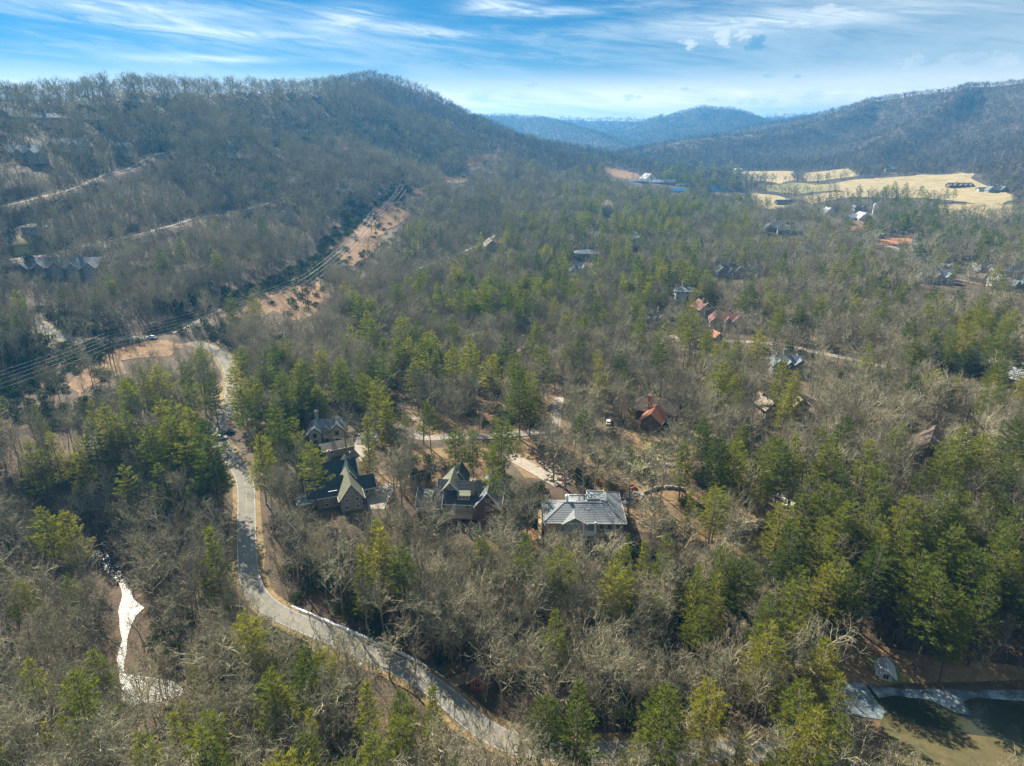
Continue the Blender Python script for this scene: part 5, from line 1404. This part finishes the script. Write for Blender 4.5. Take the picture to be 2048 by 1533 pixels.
def stone_wall(label, pts, n_rows=2, s=.8):
    ln = smooth_line([at(*p) for p in pts], s * .8); B = MB(); rr = random.Random(len(label))
    for i, p in enumerate(ln):
        for k in range(n_rows):
            z = float(H(p[0], p[1])) + .2 + k * s * .6; q = s * rr.uniform(.35, .6); x, y = p[0] + rr.uniform(-.15, .15), p[1] + rr.uniform(-.15, .15)
            V = [(x + q * a * rr.uniform(.75, 1.1), y + q * b * rr.uniform(.75, 1.1), z + q * c * .7 * rr.uniform(.75, 1.1)) for a, b, c in ((-1, -1, -1), (1, -1, -1), (1, 1, -1), (-1, 1, -1), (-.8, -.8, 1), (.8, -.8, 1), (.8, .8, 1), (-.8, .8, 1))]
            B.add(V, [(0, 3, 2, 1), (4, 5, 6, 7), (0, 1, 5, 4), (1, 2, 6, 5), (2, 3, 7, 6), (3, 0, 4, 7)])
    o = B.build('stone_wall', 'rock'); tag(o, label, 'stone wall'); return o
stone_wall('upper dry stone wall curving round the green yard', [(1318, 916), (1345, 922), (1374, 911)]); stone_wall('middle dry stone wall curving across the yard', [(1286, 942), (1310, 934), (1352, 934)])
stone_wall('lower dark stone wall above the orange leaf slope', [(1290, 988), (1325, 976), (1366, 980)]); stone_wall('broken rock edging beside the dirt drive', [(1078, 925), (1100, 945), (1112, 962)], 1, 1.1)
clear_px([(1280, 905), (1380, 905), (1380, 990), (1280, 990)], .55)
def pile(name, label, cat, px, py, rad, n, smin, smax, mat, seed):
    w = at(px, py); rr = random.Random(seed); B = MB()
    for _ in range(n):
        a = rr.uniform(0, 6.28); q = rad * math.sqrt(rr.random()); x, y = w.x + q * math.cos(a), w.y + q * math.sin(a); s = rr.uniform(smin, smax); z = float(H(x, y)) + s * .3 + (1 - q / rad) * .5
        th = rr.uniform(0, 3.1); c_, s_ = math.cos(th), math.sin(th); V = []
        for a1, b1, c1 in ((-1, -1, -1), (1, -1, -1), (1, 1, -1), (-1, 1, -1), (-.7, -.7, 1), (.7, -.7, 1), (.7, .7, 1), (-.7, .7, 1)):
            u, v = a1 * s * rr.uniform(.6, 1.1), b1 * s * rr.uniform(.4, .9); V.append((x + u * c_ - v * s_, y + u * s_ + v * c_, z + c1 * s * .45 * rr.uniform(.7, 1)))
        B.add(V, [(0, 3, 2, 1), (4, 5, 6, 7), (0, 1, 5, 4), (1, 2, 6, 5), (2, 3, 7, 6), (3, 0, 4, 7)])
    o = B.build(name, mat); tag(o, label, cat)
pile('rock_pile', 'heap of tan boulders at the end of the dirt drive', 'rock pile', 1118, 960, 4.5, 40, .4, 1.1, 'rock', 1)
pile('rubble_pile', 'pale grey rubble heap along the right wall of the grey hip-roofed house', 'rubble', 1263, 1000, 4.0, 50, .3, .8, 'stone_grey', 2)
pile('plank_pile', 'white boards and timber scattered on red clay in the woods', 'timber pile', 1566, 1000, 3.5, 16, .4, 1.3, 'trim_pale', 3)
pile('plank_pile', 'red and white building rubble between the right-hand pines', 'timber pile', 1986, 1075, 3.5, 20, .4, 1.4, 'osb', 4)
for i, (px, py, lb) in enumerate(((1126, 962, 'left orange safety fence round a yard tree'), (1194, 966, 'middle orange safety fence round a yard tree'), (1266, 978, 'right orange safety fence round a yard tree'))):
    w = at(px, py); B = MB(); n = 14
    for k in range(n):
        a, b = 6.2832 * k / n, 6.2832 * (k + 1) / n; r_ = 1.0
        B.slab([(w.x + r_ * math.cos(a), w.y + r_ * math.sin(a), w.z + 1.1), (w.x + r_ * math.cos(b), w.y + r_ * math.sin(b), w.z + 1.1), (w.x + (r_ - .05) * math.cos(b), w.y + (r_ - .05) * math.sin(b), w.z + 1.1), (w.x + (r_ - .05) * math.cos(a), w.y + (r_ - .05) * math.sin(a), w.z + 1.1)], 1.15)
    o = B.build('safety_fence', 'orange_net'); tag(o, lb, 'fence'); clear_px([(px - 10, py - 8), (px + 10, py - 8), (px + 10, py + 6), (px - 10, py + 6)], .9)
w = at(722, 1340); o = empty('mailbox', w, R(30)); tag(o, 'small white mailbox on a post beside the lower road', 'mailbox')
MB().box(-.07, .07, -.07, .07, -.3, 1.1).build('post', 'trim_wood', o); MB().box(-.5, .5, -.3, .3, 1.1, 1.65).build('box', 'white_metal', o)
w = at(1748, 428); o = empty('silo', w); tag(o, 'tall white grain silo in the valley trees', 'silo')
MB().tube([(0, 0, -1), (0, 0, 13)], [2.6, 2.6], 20, True).build('tank', 'white_metal', o); MB().tube([(0, 0, 13.02), (0, 0, 14), (0, 0, 14.7)], [2.65, 1.7, .2], 20, True).build('dome', 'roof_white', o)
clear_px([(1742, 408), (1754, 408), (1754, 426), (1742, 426)], .95)
# long dark fence at the village
ln = smooth_line([at(2012, 500), at(2035, 506), at(2060, 513)], 3.0); w0 = at(2012, 500); o = empty('board_fence', (0, 0, 0)); tag(o, 'long dark board fence behind the teal grey house', 'fence')
for a, b in zip(ln[:-1], ln[1:]):
    za, zb_ = float(H(*a)), float(H(*b)); MB().slab([(a[0], a[1], za + 2), (b[0], b[1], zb_ + 2), (b[0], b[1] + .08, zb_ + 2), (a[0], a[1] + .08, za + 2)], 2.1).build('panel', 'timber', o)

# ------------------------------------------------------------------ the woods
for it in CLEARINGS: clear_px(it[1], it[2])
for it in FIELDS: clear_px(it[1], .6)
TR = plan_trees(NOTABLE)
tx = np.array([t[1] for t in TR]); ty = np.array([t[2] for t in TR]); th_ = np.array([t[3] for t in TR]); tk = np.array([t[0] for t in TR])
tz_ = H(tx, ty); tr_ = np.hypot(tx, ty)
ppx, ppy, pdd = proj(np.stack([tx, ty, tz_ + th_ * .6], -1))
inview = (ppx > 5) & (ppx < 2043) & (ppy > 5) & (ppy < 1545) & (pdd > 0)
size = np.where(inview, th_ / pdd, 0)
single = np.zeros(len(TR), bool)
for kinds in (('pine', 'young'), ('bare',)):
    s = np.where(np.isin(tk, kinds), size, 0); single[np.argsort(-s)[:300]] = True
group = []
def pick_list(near, mid, far, fn):
    return near + mid + far
BP = BARE0 + BARE1 + BARE2
PP = PINE0 + YOUNG0 + PINE1 + PINE2
n0, n1 = len(BARE0), len(BARE1); q0, q1, q2 = len(PINE0), len(YOUNG0), len(PINE1)
for nm, kinds in (('bare_woodland', ('bare',)), ('pine_woodland', ('pine', 'young'))):
    sel = np.where(np.isin(tk, kinds) & ~single)[0]
    idx = []; sc = []; rot = []
    for i in sel:
        r = tr_[i]; k = int(rng.integers(0, 999))
        if nm == 'bare_woodland':
            j = k % n0 if r < 480 else n0 + k % n1 if r < 1150 else n0 + n1 + k % 3; p = BP[j]
        else:
            if tk[i] == 'young' and r < 700: j = q0 + k % q1
            else: j = k % q0 if r < 480 else q0 + q1 + k % q2 if r < 1400 else q0 + q1 + q2 + k % 2
            p = PP[j]
        s = th_[i] / p.H; wd = rng.uniform(.85, 1.2) * (.95 if tk[i] == 'pine' else .86 if tk[i] == 'young' else 1) * (1.35 if r > 1150 else 1) * (1.55 if r > 2000 else 1) * (1.5 if r > 4600 else 1)
        if nm == 'bare_woodland' and 600 < r < 1150: wd *= 1.2
        idx.append(j); sc.append((s * wd, s * wd, s)); rot.append((rng.normal(0, .03), rng.normal(0, .03), rng.uniform(0, 6.28)))
    scatter_obj(nm, BP if nm == 'bare_woodland' else PP, np.stack([tx[sel], ty[sel], tz_[sel]], -1), idx, rot, sc)
_bw = BLOCK_W[:]; BLOCK_W = BLOCK_W[len(CLEARINGS):]; BLOCK_W = [b for b in BLOCK_W if b[0] is not BRUSH]
CLP = [px_poly(it[1]) for it in CLEARINGS[:3]]
# undergrowth: laurel thickets and saplings
X, Y = candidates(60, 980, 4.6); m = free_ground(X, Y); X, Y = X[m], Y[m]
px_, py_, _ = proj(np.stack([X, Y, H(X, Y)], -1))
nz = fbm(X, Y, 30, 3, 55); pr = np.clip((nz - .5) * 3.0, 0, 1) * .55
for cxp, cyp, rp, dn in ((700, 1230, 150, .9), (880, 1290, 90, .9), (1250, 1300, 260, .7), (1500, 1250, 160, .6), (1000, 1200, 160, .6), (300, 1000, 140, .35), (400, 1400, 160, .3), (620, 1190, 80, .9), (340, 1230, 110, .75), (560, 1330, 160, .6), (1060, 1020, 60, .7), (1640, 900, 60, .5), (100, 740, 160, .8), (430, 640, 90, .7), (830, 1330, 40, .0), (1560, 1330, 90, .7), (1150, 1180, 200, .35)):
    pr = np.maximum(pr, dn * (np.hypot(px_ - cxp, (py_ - cyp) * 1.3) < rp))
pr = np.where(dist_poly(X, Y, BRUSH) < 0, .9, pr)
for q_ in CLP: pr = np.where(dist_poly(X, Y, q_) < 0, .16, pr)
m = (rng.random(len(X)) < pr) & (not_hiding(X, Y, np.full(len(X), 3.0), np.full(len(X), 1.5), .9) | (dist_poly(X, Y, BRUSH) < 0) | (dist_poly(X, Y, CLP[0]) < 0) | (dist_poly(X, Y, CLP[1]) < 0) | (dist_poly(X, Y, CLP[2]) < 0))
sx, sy = X[m], Y[m]; n = len(sx); r = np.hypot(sx, sy); h = rng.uniform(.7, 1.35, n)
near = r < 330
idx = np.where(near, rng.integers(0, 3, n), 3)
scatter_obj('laurel_undergrowth', SHRUB0 + SHRUB1, np.stack([sx, sy, H(sx, sy)], -1), idx, np.stack([np.zeros(n), np.zeros(n), rng.uniform(0, 6.28, n)], -1), np.stack([h * rng.uniform(.9, 1.4, n), h * rng.uniform(.9, 1.4, n), h * rng.uniform(.7, 1.2, n)], -1))
X, Y = candidates(60, 560, 4.0); m = free_ground(X, Y) & (rng.random(len(X)) < .6); X, Y = X[m], Y[m]
m = not_hiding(X, Y, np.full(len(X), 4.0), np.full(len(X), 1.0), .9); X, Y = X[m], Y[m]; n = len(X)
scatter_obj('brushwood', SAP0, np.stack([X, Y, H(X, Y)], -1), rng.integers(0, 2, n), np.stack([np.zeros(n), np.zeros(n), rng.uniform(0, 6.28, n)], -1), np.stack([rng.uniform(.8, 1.4, n)] * 3, -1))
print('COUNTS', len(TR), int(single.sum()), len(sx), n)

# ------------------------------------------------------------------ single trees
ORD = ['nearest', 'second', 'third', 'fourth', 'fifth', 'sixth', 'seventh', 'eighth', 'ninth', 'tenth', 'eleventh', 'twelfth', 'thirteenth', 'fourteenth', 'fifteenth', 'sixteenth', 'seventeenth', 'eighteenth', 'nineteenth', 'twentieth']
def label_by_landmark(items, noun, cat, look):
    """items: list of (object, px, py, height_m); look(h, i) gives adjectives"""
    cells = {}
    for it in items:
        o, px, py, h = it
        best = min(LANDMARKS, key=lambda L: math.hypot(L[1] - px, (L[2] - py) * 1.3) - L[3])
        dx, dy = px - best[1], (py - best[2]) * 1.15
        side = ('right of' if dx > 0 else 'left of') if abs(dx) > abs(dy) else ('below' if dy > 0 else 'above')
        cells.setdefault((best[0], side, look(h)), []).append((math.hypot(dx, dy), it))
    for (lm, side, adj), L in cells.items():
        L.sort(key=lambda t: t[0])
        for i, (_, it) in enumerate(L):
            if i < 20: w = ('%s nearest' % ORD[i] if i else 'closest')
            else: w = 'farthest' if i == len(L) - 1 else 'twenty-%s nearest' % (['first','second','third','fourth','fifth','sixth','seventh','eighth','ninth'][min(i - 20, 8)])
            it[0]['label'] = '%s %s, %s %s %s' % (adj, noun, w if i else 'closest', side, lm)
            it[0]['category'] = cat
def plant_singles():
    pines, bares = [], []
    for i in np.where(single)[0]:
        k = int(rng.integers(0, 999)); kind = tk[i]
        p = {'bare': BARE0, 'pine': PINE0, 'young': YOUNG0}[kind]; p = p[k % len(p)]
        s = th_[i] / p.H; wd = rng.uniform(.88, 1.18) * (.97 if kind == 'pine' else .86 if kind == 'young' else 1)
        o = empty('bare_tree' if kind == 'bare' else 'pine_tree', (tx[i], ty[i], tz_[i]), rng.uniform(0, 6.28)); o.scale = (s * wd, s * wd, s)
        o.rotation_euler = (rng.normal(0, .03), rng.normal(0, .03), rng.uniform(0, 6.28))
        link('trunk', p.trunk, o); link('crown', p.crown, o)
        o['group'] = 'leafless broadleaf trees of the near woods' if kind == 'bare' else 'pine trees of the near woods'
        (bares if kind == 'bare' else pines).append((o, ppx[i], ppy[i], th_[i]))
    label_by_landmark(pines, 'pine', 'pine', lambda h: 'tall green' if h > 22 else 'medium green' if h > 14.5 else 'small olive green')
    label_by_landmark(bares, 'leafless grey tree', 'bare tree', lambda h: 'tall' if h > 17.5 else 'medium' if h > 13 else 'small')
plant_singles()

# ------------------------------------------------------------------ setting sheets
for it in CLEARINGS: patch('clearing' if it[0] != 'redclay' else 'bare_clay', px_poly(it[1]), it[0], .15 if it[1][0][1] > 560 else .4, 5.0, rough=1.6)
for it in FIELDS:
    p_ = px_poly(it[1]); r_ = np.hypot(*p_.mean(0)); patch({'field': 'field', 'lawn': 'meadow', 'clearing': 'clearing'}[it[0]], p_, it[0], .6 if r_ > 700 else .3, 12.0 if r_ > 700 else 5)
for it in YARDS: patch('leaf_litter', px_poly(it[1]), it[0], .05, 4.0)
for it in LAWNS: patch({'lawn': 'lawn', 'bank': 'grass_bank', 'concrete': 'driveway', 'icy': 'icy_ground'}[it[0]], px_poly(it[1]), it[0], .13, 3.0, rough=.4 if it[0] == 'concrete' else 1)
patch('river', RIVER, 'river_water', 0, 2.0, z=RIV_Z, rough=.7)
patch('pond', POND, 'pond_water', 0, 4.0, z=POND_Z, rough=.2)
ICE_PX = [(1738, 1374), (1800, 1378), (1900, 1380), (2000, 1383), (2100, 1387), (2100, 1402), (2010, 1398), (1955, 1396), (1925, 1404), (1945, 1432), (1905, 1424), (1868, 1404), (1840, 1398), (1790, 1392), (1760, 1396)]
patch('pond_ice', np.array([plane_at(a, b, POND_Z) for a, b in ICE_PX]), 'icy', 0, 2.0, z=POND_Z + .03, rough=.6)
build_ground()
m_ = ROADS['main']; L_, Z_ = m_['line'], m_['z']
ribbon('road_verge', L_, Z_, 8.2, 'verge', .0, jit=1.5)
ribbon('main_road', L_, Z_, 5.2, 'asphalt', .06)
for o_ in (-.11, .11): ribbon('centre_line', L_, Z_, .09, 'paint_yellow', .09, off=o_)
for o_ in (-2.4, 2.4): ribbon('edge_line', L_, Z_, .12, 'paint_white', .09, off=o_)
RM = {'hill_high': 'gravel', 'hill_low': 'gravel', 'lane_right': 'gravel', 'loop': 'concrete', 'drive_green': 'concrete', 'dirt_drive': 'gravel', 'pale_drive': 'gravel', 'creek_lane': 'litter', 'far_lane': 'concrete', 'far_lane_two': 'concrete', 'ridge_lane': 'concrete', 'cut_track': 'gravel', 'forest_lane': 'snow'}
for k_, mt in RM.items():
    r_ = ROADS[k_]; ribbon('lane' if 'lane' in k_ or 'hill' in k_ else 'driveway' if 'dri' in k_ or k_ == 'loop' else 'track', r_['line'], r_['z'], r_['w'], mt, .05 if k_ in ('loop', 'drive_green', 'dirt_drive', 'pale_drive') else .04, jit=.4)
# ------------------------------------------------------------------ haze
hz = Mt('haze_air'); hz.t.nodes.remove(hz.b)
pv = hz.n('ShaderNodeVolumePrincipled'); pv.inputs['Color'].default_value = (.08, .40, .86, 1); pv.inputs['Density'].default_value = HAZE_D; pv.inputs['Anisotropy'].default_value = .3
hz.l(pv.outputs[0], hz.out.inputs['Volume']); MAT['haze'] = hz.m
zb = float(ZZ.min()) - 1.5
hb = MB().box(GX[0] - 30, GX[-1] + 30, GY[0] - 30, GY[-1] + 30, zb, float(ZZ.max()) + 45).build('haze', 'haze'); hb['kind'] = 'stuff'
